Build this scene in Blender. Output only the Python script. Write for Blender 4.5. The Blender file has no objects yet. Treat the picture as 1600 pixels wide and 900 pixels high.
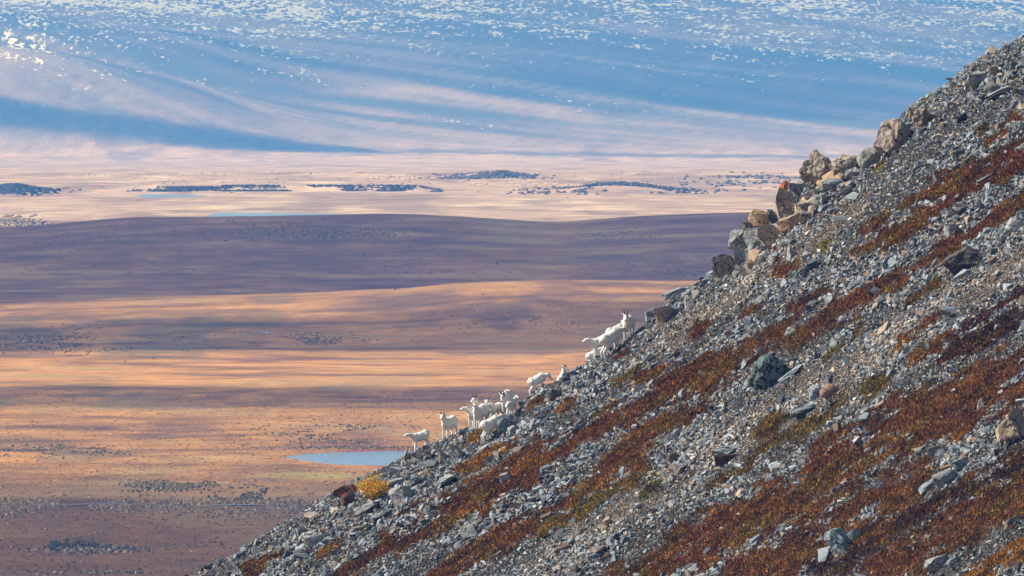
import bpy, bmesh, math, random
import numpy as np
from mathutils import Vector, Matrix, Euler

random.seed(7)
rng = np.random.default_rng(7)
scene = bpy.context.scene
COL = scene.collection

# ------------------------------------------------------------------ camera, sky, sun, exposure
F = 12000.0                      # focal length in pixels of the 1600 px wide photograph (a 270 mm lens)
CAM = np.array([0.0, 0.0, 103.0])
PITCH = math.atan(390.0 / F)     # looking slightly down
camd = bpy.data.cameras.new('camera')
camd.sensor_width = 36.0
camd.lens = 36.0 * F / 1600.0
camd.clip_start = 1.0
camd.clip_end = 40000.0
cam = bpy.data.objects.new('camera', camd)
COL.objects.link(cam)
cam.location = CAM
cam.rotation_euler = (math.pi / 2 - PITCH, 0, 0)
scene.camera = cam

SUN_EL = math.radians(37.0)
SUN_AZ = math.radians(100.0)     # measured from the camera's back towards the left
TO_SUN = np.array([-math.sin(SUN_AZ) * math.cos(SUN_EL), -math.cos(SUN_AZ) * math.cos(SUN_EL), math.sin(SUN_EL)])
world = bpy.data.worlds.new('World')
scene.world = world
world.use_nodes = True
nt = world.node_tree
nt.nodes.clear()
sky = nt.nodes.new('ShaderNodeTexSky')
sky.sky_type = 'NISHITA'
sky.sun_disc = False
sky.sun_elevation = SUN_EL
sky.sun_rotation = math.atan2(TO_SUN[0], TO_SUN[1])
bg = nt.nodes.new('ShaderNodeBackground')
bg.inputs['Strength'].default_value = 0.05
out = nt.nodes.new('ShaderNodeOutputWorld')
nt.links.new(sky.outputs[0], bg.inputs[0])
nt.links.new(bg.outputs[0], out.inputs[0])
sl = bpy.data.lights.new('sun', 'SUN')
sl.energy = 5.0
sl.angle = math.radians(0.5)
sl.color = (1.0, 0.955, 0.90)
so = bpy.data.objects.new('sun', sl)
COL.objects.link(so)
so.location = (0, 0, 400)
so.rotation_euler = Vector(TO_SUN).to_track_quat('Z', 'Y').to_euler()

scene.view_settings.view_transform = 'Standard'
scene.view_settings.look = 'None'
scene.view_settings.gamma = 1.0
scene.view_settings.exposure = 0.58
scene.view_settings.use_curve_mapping = False
cy = scene.cycles
cy.max_bounces = 5
cy.diffuse_bounces = 3
cy.glossy_bounces = 2
cy.transmission_bounces = 2
cy.volume_bounces = 2
cy.transparent_max_bounces = 8
cy.use_denoising = True
cy.sample_clamp_indirect = 4.0

# ------------------------------------------------------------------ helpers
SP, CP = math.sin(PITCH), math.cos(PITCH)

def ray(px, py):
    a = (np.asarray(px, float) - 800.0) / F
    b = -(np.asarray(py, float) - 450.0) / F
    return np.stack([a, CP + b * SP, -SP + b * CP], -1)

def at_depth(px, py, Y):
    d = ray(px, py)
    t = Y / d[..., 1]
    return CAM + d * t[..., None]

def project(x, y, z):
    vx, vy, vz = x - CAM[0], y - CAM[1], z - CAM[2]
    dep = np.maximum(vy * CP - vz * SP, 1e-3)
    up = vy * SP + vz * CP
    return 800 + F * vx / dep, 450 - F * up / dep

def smooth(e0, e1, v):
    t = np.clip((v - e0) / (e1 - e0), 0, 1)
    return t * t * (3 - 2 * t)

def _hash(ix, iy, seed):
    h = (ix.astype(np.int64) * 374761393 + iy.astype(np.int64) * 668265263 + seed * 974711) & 0x7fffffff
    h = ((h ^ (h >> 13)) * 1274126177) & 0x7fffffff
    h = h ^ (h >> 16)
    return (h & 0xffff) / 65535.0

def vnoise(x, y, seed=0):
    x = np.asarray(x, float); y = np.asarray(y, float)
    ix, iy = np.floor(x), np.floor(y)
    fx, fy = x - ix, y - iy
    fx = fx * fx * (3 - 2 * fx); fy = fy * fy * (3 - 2 * fy)
    a = _hash(ix, iy, seed); b = _hash(ix + 1, iy, seed)
    c = _hash(ix, iy + 1, seed); d = _hash(ix + 1, iy + 1, seed)
    return (a * (1 - fx) + b * fx) * (1 - fy) + (c * (1 - fx) + d * fx) * fy

def fbm(x, y, seed=0, oct=4):
    s, amp, tot = 0.0, 1.0, 0.0
    for k in range(oct):
        s = s + amp * vnoise(x * 2 ** k + 17.3 * k, y * 2 ** k - 9.1 * k, seed + k)
        tot += amp
        amp *= 0.5
    return s / tot

def interp_ext(x, xs, ys):
    v = np.interp(x, xs, ys)
    v = np.where(x < xs[0], ys[0] + (x - xs[0]) * (ys[1] - ys[0]) / (xs[1] - xs[0]), v)
    return np.where(x > xs[-1], ys[-1] + (x - xs[-1]) * (ys[-1] - ys[-2]) / (xs[-1] - xs[-2]), v)

def seg_dist(px, py, pts):
    """distance to a polyline, and the position 0..n-1 along it"""
    best = np.full(np.shape(px), 1e9); par = np.zeros(np.shape(px))
    for i in range(len(pts) - 1):
        ax, ay = pts[i][:2]; bx, by = pts[i + 1][:2]
        dx, dy = bx - ax, by - ay
        t = np.clip(((px - ax) * dx + (py - ay) * dy) / (dx * dx + dy * dy + 1e-9), 0, 1)
        d = np.hypot(px - ax - t * dx, py - ay - t * dy)
        m = d < best
        best = np.where(m, d, best); par = np.where(m, i + t, par)
    return best, par

def poly_sd(x, y, poly):
    """signed distance to a polygon, positive inside"""
    d, _ = seg_dist(x, y, list(poly) + [poly[0]])
    inside = np.zeros(np.shape(x), bool)
    n = len(poly)
    for i in range(n):
        ax, ay = poly[i][:2]; bx, by = poly[(i + 1) % n][:2]
        c = (ay > y) != (by > y)
        with np.errstate(divide='ignore', invalid='ignore'):
            xi = ax + (y - ay) * (bx - ax) / ((by - ay) if by != ay else 1e-9)
        inside ^= c & (x < xi)
    return np.where(inside, d, -d)

def link(name, me, mat=None, parent=None):
    o = bpy.data.objects.new(name, me)
    COL.objects.link(o)
    if mat is not None and me is not None:
        if len(me.materials) == 0:
            me.materials.append(mat)
    if parent is not None:
        o.parent = parent
    return o

def tag(o, label=None, cat=None, group=None, kind=None):
    if label: o['label'] = label
    if cat: o['category'] = cat
    if group: o['group'] = group
    if kind: o['kind'] = kind
    return o

def np_mesh(name, V, Fc, nper, colors=None, smooth_shade=False, cname='col'):
    """V (n,3), Fc flat index array with nper corners per face"""
    me = bpy.data.meshes.new(name)
    V = np.ascontiguousarray(V, np.float32); Fc = np.ascontiguousarray(Fc, np.int32).ravel()
    nf = len(Fc) // nper
    me.vertices.add(len(V)); me.vertices.foreach_set('co', V.ravel())
    me.loops.add(len(Fc)); me.loops.foreach_set('vertex_index', Fc)
    me.polygons.add(nf)
    me.polygons.foreach_set('loop_start', np.arange(0, nf * nper, nper, dtype=np.int32))
    me.polygons.foreach_set('use_smooth', np.full(nf, smooth_shade))
    me.update(calc_edges=True)
    if colors is not None:
        at = me.attributes.new(cname, 'FLOAT_COLOR', 'POINT')
        c = np.ones((len(V), 4), np.float32); c[:, :3] = colors
        at.data.foreach_set('color', c.ravel())
    me.validate()
    return me

def grid_mesh(name, X, Y, Z, colors=None):
    r, c = X.shape
    V = np.stack([X, Y, Z], -1).reshape(-1, 3)
    i = np.arange(r * c).reshape(r, c)
    Fc = np.stack([i[:-1, :-1], i[:-1, 1:], i[1:, 1:], i[1:, :-1]], -1).reshape(-1, 4)
    return np_mesh(name, V, Fc, 4, None if colors is None else colors.reshape(-1, 3), True)

class N:
    """tiny node helper"""
    def __init__(self, name, rough=0.9):
        self.m = bpy.data.materials.new(name)
        self.m.use_nodes = True
        self.t = self.m.node_tree
        self.b = self.t.nodes['Principled BSDF']
        self.b.inputs['Roughness'].default_value = rough
        self.b.inputs['Specular IOR Level'].default_value = 0.15
        self.tc = self.add('ShaderNodeTexCoord')
    def add(self, k, **kw):
        n = self.t.nodes.new(k)
        for a, v in kw.items(): setattr(n, a, v)
        return n
    def ln(self, a, b): self.t.links.new(a, b)
    def noise(self, scale, detail=4, rough=0.6, vec=None, stretch=None):
        n = self.add('ShaderNodeTexNoise')
        n.inputs['Scale'].default_value = scale
        n.inputs['Detail'].default_value = detail
        n.inputs['Roughness'].default_value = rough
        src = vec if vec is not None else self.tc.outputs['Object']
        if stretch:
            mp = self.add('ShaderNodeMapping'); mp.inputs['Scale'].default_value = stretch
            self.ln(src, mp.inputs[0]); src = mp.outputs[0]
        self.ln(src, n.inputs['Vector'])
        return n.outputs['Fac']
    def ramp(self, fac, stops):
        r = self.add('ShaderNodeValToRGB')
        e = r.color_ramp.elements
        while len(e) < len(stops): e.new(0.5)
        for k, (p, c) in enumerate(stops):
            e[k].position = p
            e[k].color = (c, c, c, 1) if isinstance(c, (int, float)) else (*c, 1)
        self.ln(fac, r.inputs[0])
        return r.outputs[0]
    def mix(self, fac, a, b, mode='MIX'):
        n = self.add('ShaderNodeMix', data_type='RGBA', blend_type=mode)
        for sock, v in ((n.inputs['Factor'], fac), (n.inputs['A'], a), (n.inputs['B'], b)):
            if isinstance(v, (int, float)): sock.default_value = v
            elif isinstance(v, tuple): sock.default_value = (*v, 1)
            else: self.ln(v, sock)
        return n.outputs['Result']
    def bump(self, h, strength, dist):
        n = self.add('ShaderNodeBump')
        n.inputs['Strength'].default_value = strength
        n.inputs['Distance'].default_value = dist
        self.ln(h, n.inputs['Height']); self.ln(n.outputs[0], self.b.inputs['Normal'])
    def base(self, c):
        if isinstance(c, tuple): self.b.inputs['Base Color'].default_value = (*c, 1)
        else: self.ln(c, self.b.inputs['Base Color'])
    def attr(self, name='col'):
        a = self.add('ShaderNodeAttribute'); a.attribute_name = name
        return a.outputs['Color']

# ------------------------------------------------------------------ valley and mountain terrain
HILL1 = [(-300, 372), (0, 357), (90, 350), (200, 342), (330, 340), (500, 338), (650, 337), (720, 341), (800, 347), (870, 351),
         (950, 346), (1050, 339), (1150, 335), (1300, 332), (1700, 330)]
RIDGE2 = [(-300, 486), (0, 480), (300, 466), (500, 460), (620, 455), (700, 446), (760, 442), (850, 440), (1050, 440), (1300, 438), (1700, 440)]
SPUR = [(-500, -20), (-300, 20), (0, 66), (100, 76), (200, 100), (300, 125), (400, 155), (500, 178), (600, 205), (700, 228), (800, 242), (1000, 262)]
SPUR2 = [(-300, -60), (200, 30), (430, 62), (620, 98), (800, 118), (1000, 150), (1250, 168), (1500, 190), (1900, 215)]

def prof(tab, D):
    p = at_depth([t[0] for t in tab], [t[1] for t in tab], np.full(len(tab), float(D)))
    return p[:, 0], p[:, 2]
H1 = prof(HILL1, 3600); R2 = prof(RIDGE2, 2900); S1 = prof(SPUR, 11400); S2 = prof(SPUR2, 11900)
BASE = -70.0          # the far side of the valley lies lower, along the river

def terrain_raw(x, y):
    z = (fbm(x / 170, y / 260, 3, 3) - 0.5) * 1.5 + (fbm(x / 45, y / 70, 9, 2) - 0.5) * 0.6
    z = z * smooth(200, 1000, y)
    h1 = np.maximum(np.interp(x, *H1), 0) * (0.95 + 0.1 * fbm(x / 60, y / 60, 21, 2))
    z = z + h1 * smooth(3010, 3600, y) * (1 - smooth(3600, 4050, y))
    h2 = np.maximum(np.interp(x, *R2), 0)
    yc = 2900 + 40 * (fbm(x / 90, x * 0 + 3, 31, 2) - 0.5)
    z = z + h2 * smooth(2560, 2900, y + 2900 - yc) * (1 - smooth(2905, 3060, y + 2900 - yc))
    # river bluff far out on the flats
    px = 800 + x * F / np.maximum(y, 1)
    bl = smooth(330, 350, px) * (1 - smooth(640, 700, px)) + 0.6 * smooth(228, 250, px) * (1 - smooth(330, 345, px))
    yb = 5170 + 25 * (fbm(x / 25, x * 0, 41, 3) - 0.5)
    z = z + 3.0 * bl * smooth(0, 14, y - yb) * (1 - smooth(5300, 5700, y))
    z = z + 5.5 * np.exp(-(((px - 965) / 75) ** 2 + ((y - 5170) / 60) ** 2)) + 4 * np.exp(-(((px - 780) / 50) ** 2 + ((y - 5720) / 70) ** 2))
    z = z + 4.5 * np.exp(-(((px - 15) / 45) ** 2 + ((y - 5180) / 60) ** 2))
    # low shrubby mound near the left edge
    z = z + 1.1 * np.exp(-(((px - 118) / 42) ** 2 + ((y - 1562) / 16) ** 2))
    # the flats sink gently towards the far side of the valley
    sink = np.where(y > 5800, 103 - (60 + 213 - 21 * (np.minimum(y, 10800) - 5800) / 5000 - 60) / F * np.minimum(y, 10800), 0.0)
    z = z + np.minimum(sink, 0) * smooth(5800, 6100, y)
    # mountain front
    m = 0.225 * 170 * np.log1p(np.exp(np.clip((y - 11150) / 170, -30, 30)))
    m = m * smooth(10400, 10900, y)
    q = x * 0.95 + y * 0.42
    m = m + smooth(11200, 11900, y) * (24 * (1 - np.abs(2 * fbm(q / 560, (y - x * 0.3) / 1500, 51, 2) - 1)) - 15 + 9 * (fbm(q / 150, y / 420, 57, 3) - 0.5))
    s1 = (np.interp(x, *S1) - BASE) * smooth(10830, 11400, y) * (1 - smooth(11400, 11750, y)) + 5 * (fbm(x / 120, y / 180, 61, 3) - 0.5) * smooth(11000, 11300, y)
    s2 = (np.interp(x, *S2) - BASE) * smooth(11250, 11900, y) * (1 - smooth(11900, 12250, y))
    u = y + .62 * x
    m = m + smooth(11150, 11700, y) * 10 * (fbm(u / 130, (x - .62 * y) / 1500, 71, 3) - .5)
    k = 7.0
    m = k * np.logaddexp(np.logaddexp(m / k, s1 / k), s2 / k) - k * math.log(3) * (1 - smooth(10800, 11200, y))
    m = np.where(y > 10400, m, 0) * smooth(10400, 11000, y)
    m = 500 * np.tanh(np.maximum(m, 0) / 500)
    return z + m

LAKES = [
    ('pond', [(440, 714), (470, 710), (520, 706.5), (580, 705), (640, 704), (780, 704), (780, 736), (640, 735.5), (600, 733.5), (560, 730.5), (530, 728), (500, 723.5), (470, 718.5)], 0.0),
    ('lake', [(324, 336.6), (345, 332.2), (420, 332.0), (500, 333.6), (580, 336.6), (640, 341), (500, 344), (330, 344)], 0.0),
    ('river', [(212, 306), (232, 303.2), (262, 304), (300, 304.6), (330, 306), (285, 308.5), (230, 309)], 0.0),
    ('pool', [(386, 519.4), (400, 517.8), (424, 518), (431, 519.6), (410, 520.6)], None),
    ('puddle', [(532, 734), (541, 733.4), (541, 735.2), (534, 735.4)], 0.0),
]
lake_polys = []
for nm, pts, zw in LAKES:
    if zw is None:
        # on the front of the second rise: the ground height where the sight line lands
        c = np.mean(pts, 0); ys = np.arange(2500, 2900, 1.0)
        pr = at_depth(np.full(len(ys), c[0]), np.full(len(ys), c[1]), ys)
        tz = terrain_raw(pr[:, 0], pr[:, 1]); k = np.argmax(tz >= pr[:, 2]); zw = float(tz[k])
    d = ray([p[0] for p in pts], [p[1] for p in pts])
    t = (zw - CAM[2]) / d[:, 2]
    P = CAM + d * t[:, None]
    lake_polys.append((nm, P[:, :2].tolist(), zw))

def terrain(x, y):
    x = np.asarray(x, float); y = np.asarray(y, float)
    z = terrain_raw(x, y)
    for nm, P, zw in lake_polys:
        P_ = np.array(P)
        near = (x > P_[:, 0].min() - 60) & (x < P_[:, 0].max() + 60) & (y > P_[:, 1].min() - 160) & (y < P_[:, 1].max() + 90)
        if not near.any(): continue
        xn, yn, zn = x[near], y[near], z[near]
        sd = poly_sd(xn, yn, P)
        shore = zw + 0.10 + 0.25 * smooth(0, 10, -sd)
        zn = zn + (shore - zn) * smooth(60, 8, -sd) if nm == 'pond' else zn + (shore - zn) * smooth(40, 5, -sd)
        zn = zn - 0.8 * smooth(-1.0, 2.5, sd)
        z = z.copy(); z[near] = zn
    return z

def ground_hit(px, py, y0=900, y1=13500, step=4.0):
    ys = np.arange(y0, y1, step)
    P = at_depth(np.full(len(ys), float(px)), np.full(len(ys), float(py)), ys)
    tz = terrain(P[:, 0], P[:, 1])
    k = int(np.argmax(tz >= P[:, 2]))
    if tz[k] < P[k, 2]: k = len(ys) - 1
    return np.array([P[k, 0], P[k, 1], tz[k]])

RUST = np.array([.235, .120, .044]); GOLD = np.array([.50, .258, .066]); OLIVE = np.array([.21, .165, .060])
MAUVE = np.array([.165, .088, .054]); PALE = np.array([.47, .335, .235]); STONE = np.array([.150, .112, .092]); RED = np.array([.26, .06, .05])

def ground_color(x, y, z):
    px, py = project(x, y, z)
    def mixc(c, d, w): return c * (1 - w[..., None]) + d * w[..., None]
    n1 = fbm(x / 60, y / 220, 101, 4); n2 = fbm(x / 18, y / 70, 111, 4); n3 = fbm(x / 140, y / 500, 121, 3)
    c = np.broadcast_to(RUST, x.shape + (3,)).copy()
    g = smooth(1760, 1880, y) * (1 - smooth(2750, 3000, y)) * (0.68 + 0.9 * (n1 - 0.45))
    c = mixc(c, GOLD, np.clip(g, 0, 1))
    c = mixc(c, GOLD, 0.30 * smooth(2560, 2640, y) * (1 - smooth(2950, 3010, y)) * smooth(.4, .6, n1))  # extra gold before the second rise: a sunlit band painted into the grass
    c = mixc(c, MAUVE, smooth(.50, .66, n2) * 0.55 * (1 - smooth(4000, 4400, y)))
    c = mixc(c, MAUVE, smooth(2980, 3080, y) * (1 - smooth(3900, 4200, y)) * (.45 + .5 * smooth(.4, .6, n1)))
    c = mixc(c, OLIVE, smooth(.55, .72, n3 * .5 + n2 * .5) * .6 * (1 - smooth(4000, 4300, y)))
    c = mixc(c, np.array([.56, .27, .075]), .8 * smooth(2240, 2330, y) * (1 - smooth(2430, 2520, y)) * (.6 + .5 * n1))  # bright orange strip: sunlight on open grass painted into the ground colour
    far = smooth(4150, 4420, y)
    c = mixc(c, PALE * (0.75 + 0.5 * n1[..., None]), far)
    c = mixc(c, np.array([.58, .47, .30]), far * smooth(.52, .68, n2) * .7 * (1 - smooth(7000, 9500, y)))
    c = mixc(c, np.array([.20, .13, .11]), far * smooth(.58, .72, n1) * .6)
    mt = smooth(10850, 11400, y)
    c = mixc(c, STONE * (0.7 + 0.6 * n1[..., None]), mt)
    c = mixc(c, np.array([.42, .31, .22]), mt * smooth(.55, .7, fbm((x + .8 * y) / 150, (y - .3 * x) / 800, 131, 3)) * .5)
    u = y + .62 * x; w_ = x - .62 * y  # diagonal streaks: vegetation tones, with bands of cloud shade painted into the colour
    st1 = fbm(u / 70, w_ / 1100, 141, 4); st2 = fbm(u / 28 + 7, w_ / 420, 151, 4)
    c = mixc(c, np.array([.46, .35, .26]), mt * smooth(.52, .64, st1) * .6)
    c = mixc(c, np.array([.070, .070, .075]), mt * smooth(.50, .38, st1) * .8)
    c = mixc(c, np.array([.060, .075, .060]), mt * smooth(.57, .66, st2) * .6)
    # streaks and hummocks of the plain
    n4 = fbm(x / 42, y / 24, 161, 5); n5 = fbm(x / 14, y / 9, 171, 3); pl = 1 - mt
    c = c * (1 + pl * ((n4 - .5) * .8 + (n5 - .5) * .9))[..., None]
    c = mixc(c, np.array([.30, .23, .10]), pl * (1 - far) * smooth(.60, .70, n4) * .55)
    c = mixc(c, np.array([.085, .055, .050]), pl * (1 - far) * smooth(.42, .32, n4) * .42)
    c = np.clip(c, .02, .9)
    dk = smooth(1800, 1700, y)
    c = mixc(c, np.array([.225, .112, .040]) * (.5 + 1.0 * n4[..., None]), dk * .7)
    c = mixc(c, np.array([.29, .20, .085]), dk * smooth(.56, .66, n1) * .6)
    # green sedge and red rim round the pond
    P = lake_polys[0][1]
    nr = (y > 1780) & (y < 2000) & (np.abs(x) < 120)
    if nr.any():
        sd = poly_sd(x[nr], y[nr], P)
        w = smooth(-9, -1, sd) * smooth(.35, .6, n2[nr])
        cc = c[nr]; cc = cc * (1 - .85 * w[:, None]) + RED * .85 * w[:, None]
        e = np.exp(-(((px[nr] - 495) / 60) ** 2 + ((py[nr] - 743) / 5.0) ** 2))
        e = np.clip(e * .75, 0, 1)
        cc = cc * (1 - e[:, None]) + np.array([.34, .31, .06]) * e[:, None]
        c[nr] = cc
    return c

th = np.concatenate([np.linspace(-180, -40, 29)[:-1], np.linspace(-40, -4.8, 24)[:-1], np.linspace(-4.8, 4.8, 225)[:-1], np.linspace(4.8, 40, 24)[:-1], np.linspace(40, 180, 29)])
th = np.radians(th)
rr = [0.0, 60, 140, 240, 360, 500, 650, 800, 950, 1080, 1200, 1270]
r = 1320.0
while r < 13200:
    rr.append(r); r *= (1.0017 if r < 2700 else 1.0028 if r < 6000 else 1.0055 if r < 10700 else 1.0015)
rr += [13400, 13700, 14100, 14600, 15200, 16000]
rr = np.array(rr)
TH, RR = np.meshgrid(th, rr)
TX, TY = RR * np.sin(TH), RR * np.cos(TH)
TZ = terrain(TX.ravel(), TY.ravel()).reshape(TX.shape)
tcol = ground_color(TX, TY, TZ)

m = N('tundra_ground', 0.95)
a = m.attr()
fine = m.noise(0.16, 6, 0.75)
mid = m.noise(0.02, 5, 0.7, stretch=(1.0, 0.35, 1.0))
c = m.mix(0.8, a, m.ramp(fine, [(0.30, 0.58), (0.5, 0.97), (0.72, 1.45)]), 'MULTIPLY')
c = m.mix(0.6, c, m.ramp(mid, [(0.32, 0.76), (0.55, 1.0), (0.7, 1.2)]), 'MULTIPLY')
# thin autumn snow lying in patches on the mountain
geo = m.add('ShaderNodeNewGeometry')
sep = m.add('ShaderNodeSeparateXYZ'); m.ln(geo.outputs['Position'], sep.inputs[0])
def mathn(op, a_, b_):
    n_ = m.add('ShaderNodeMath', operation=op)
    for s_, v_ in zip(n_.inputs, (a_, b_)):
        if isinstance(v_, (int, float)): s_.default_value = v_
        else: m.ln(v_, s_)
    return n_.outputs[0]
def maprange(v_, a0, a1, b0, b1):
    n_ = m.add('ShaderNodeMapRange'); m.ln(v_, n_.inputs[0])
    for k_, q_ in enumerate((a0, a1, b0, b1)): n_.inputs[k_ + 1].default_value = q_
    return n_.outputs[0]
alt = mathn('ADD', sep.outputs['Z'], mathn('MULTIPLY', mathn('SUBTRACT', m.noise(0.0030, 4, 0.65), 0.5), 190.0))
thr = maprange(alt, -15, 190, 0.625, 0.478)
diag = m.add('ShaderNodeMapping'); diag.inputs['Rotation'].default_value = (0, 0, math.atan(.62)); m.ln(m.tc.outputs['Object'], diag.inputs[0])
big_ = m.noise(0.0075, 4, 0.65, vec=diag.outputs[0], stretch=(0.35, 1.3, 1))
sml = m.noise(0.155, 4, 0.70, stretch=(0.8, 0.36, 0.6))
med = m.noise(0.042, 4, 0.65, stretch=(0.7, 0.5, 0.6))
snb = mathn('ADD', mathn('MULTIPLY', sml, 0.50), mathn('ADD', mathn('MULTIPLY', big_, 0.28), mathn('MULTIPLY', med, 0.22)))
snow = maprange(mathn('SUBTRACT', snb, thr), 0.0, 0.018, 0.0, 1.0)
snow = mathn('MULTIPLY', snow, maprange(sep.outputs['Y'], 11000, 11150, 0.0, 1.0))
c = m.mix(snow, c, (0.96, 0.96, 0.96))
m.base(c)
m.bump(fine, 0.6, 0.5)
MAT_TUNDRA = m.m
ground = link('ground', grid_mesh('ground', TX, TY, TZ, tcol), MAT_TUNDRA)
tag(ground, 'rust coloured tundra plain rising to a snow speckled mountain front', kind='structure')

m = N('water', 0.12)
m.base((0.15, 0.30, 0.46))
m.b.inputs['IOR'].default_value = 1.33
m.b.inputs['Specular IOR Level'].default_value = 0.5
m.bump(m.noise(0.55, 3, 0.6, stretch=(1, 0.5, 1)), 1.0, 0.6)
MAT_WATER = m.m
WLAB = {'pond': 'blue pond on the plain just beyond the lower scree slope', 'lake': 'thin pale blue lake behind the crest of the dark rise',
        'river': 'short pale stretch of river below the far blue bluff', 'pool': 'tiny pale pool in the middle of the plain', 'puddle': 'tiny pale puddle beside the pond shore'}
for nm, P, zw in lake_polys:
    P = np.array(P); cen = P.mean(0)
    dirv = P - cen; ln_ = np.linalg.norm(dirv, axis=1, keepdims=True)
    P2 = P + dirv / ln_ * 3.0
    me = bpy.data.meshes.new(nm)
    me.from_pydata([(float(p[0]), float(p[1]), zw - 0.05) for p in P2], [], [list(range(len(P2)))])
    me.validate()
    o = link({'pool': 'pool', 'puddle': 'pool'}.get(nm, nm), me, MAT_WATER)
    tag(o, WLAB[nm], kind='structure')

# narrow stream through the willow strip
sx = np.linspace(-100, 60, 120)
spy = 793.5 - 4.5 * (sx + 100) / 160
sl_, sr_ = [], []
for i in range(len(sx)):
    D = 103 * F / (790.5 - (sx[i] + 60) * 0.05 - 60)
    D = D + 5 * math.sin(sx[i] / 9) + 3 * math.sin(sx[i] / 3.7)
    w = 0.6 + 0.4 * math.sin(sx[i] / 5.0 + 1)
    sl_.append((sx[i], D - w)); sr_.append((sx[i], D + w))
P = np.array(sl_ + sr_)
z = terrain(P[:, 0], P[:, 1]) + 0.22
n = len(sl_)
Fc = np.array([[i, i + 1, n + i + 1, n + i] for i in range(n - 1)])
stream = link('stream', np_mesh('stream', np.column_stack([P, z]), Fc, 4), MAT_WATER)
tag(stream, 'narrow pale stream crossing the plain among grey willows', kind='structure')

# ------------------------------------------------------------------ the scree hillside
YC = 372.0
CREST = [(200, 962), (280, 915), (340, 880), (400, 850), (440, 824), (480, 800), (520, 775), (560, 754), (600, 734), (640, 711), (665, 699), (690, 688),
         (715, 679), (740, 669), (765, 660), (790, 650), (812, 641), (830, 618), (850, 607), (870, 596), (900, 579), (925, 565), (950, 550), (975, 532),
         (1000, 517), (1015, 502), (1040, 476), (1060, 462), (1100, 436), (1125, 424), (1145, 412), (1165, 398), (1200, 368), (1235, 322), (1265, 286),
         (1300, 266), (1335, 254), (1355, 250), (1375, 230), (1400, 198), (1420, 173), (1450, 153), (1480, 135), (1510, 106), (1540, 88), (1570, 75),
         (1600, 60), (1640, 34), (1700, -10), (1760, -50)]
cp = at_depth([p[0] for p in CREST], [p[1] for p in CREST], np.full(len(CREST), YC))
cx_f = np.linspace(-60, 60, 961)
cz_f = interp_ext(cx_f, cp[:, 0], cp[:, 2])
ker = np.ones(81) / 81.0
pad = np.concatenate([cz_f[0] + (np.arange(-40, 0)) * (cz_f[1] - cz_f[0]), cz_f, cz_f[-1] + np.arange(1, 41) * (cz_f[-1] - cz_f[-2])])
cz_s = np.convolve(pad, ker, 'valid')
B1, B2, RND = -0.10, 0.465, 1.3

def hill(x, y, detail=True):
    x = np.asarray(x, float); y = np.asarray(y, float)
    zr = interp_ext(x, cx_f, cz_f); zs = interp_ext(x, cx_f, cz_s)
    zs = np.where(x > 60, zs[...] * 0 + np.minimum(zs, cz_s[-1] + 0.62 * (x - 60)), zs)
    zs = np.where(x > 90, cz_s[-1] + 0.62 * 30 + (x - 90) * 0.35, zs)
    d = YC - y
    g = B1 * d + B2 * (np.sqrt(d * d + RND * RND) - RND)
    z = zs + (zr - zs) * np.exp(-(d / 5.0) ** 2) - g
    if detail:
        w = 0.25 + 0.75 * smooth(0, 8, np.abs(d))
        z = z + w * ((fbm(x / 7, y / 7, 201, 3) - 0.5) * 0.9 + (fbm((x * .85 + y * .5) / 6, (y * .85 - x * .5) / 1.6, 211, 3) - 0.5) * 0.55)
        z = z + (fbm(x / 0.9, y / 0.9, 221, 3) - 0.5) * 0.22
    return z

def hill_hit(px, py, y0=285.0, y1=380.0):
    ys = np.arange(y0, y1, 0.05)
    P = at_depth(np.full(len(ys), float(px)), np.full(len(ys), float(py)), ys)
    hz = hill(P[:, 0], P[:, 1])
    ok = hz >= P[:, 2]
    k = int(np.argmax(ok)) if ok.any() else int(np.argmax(hz - P[:, 2]))
    return np.array([P[k, 0], P[k, 1], hz[k]])

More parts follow.
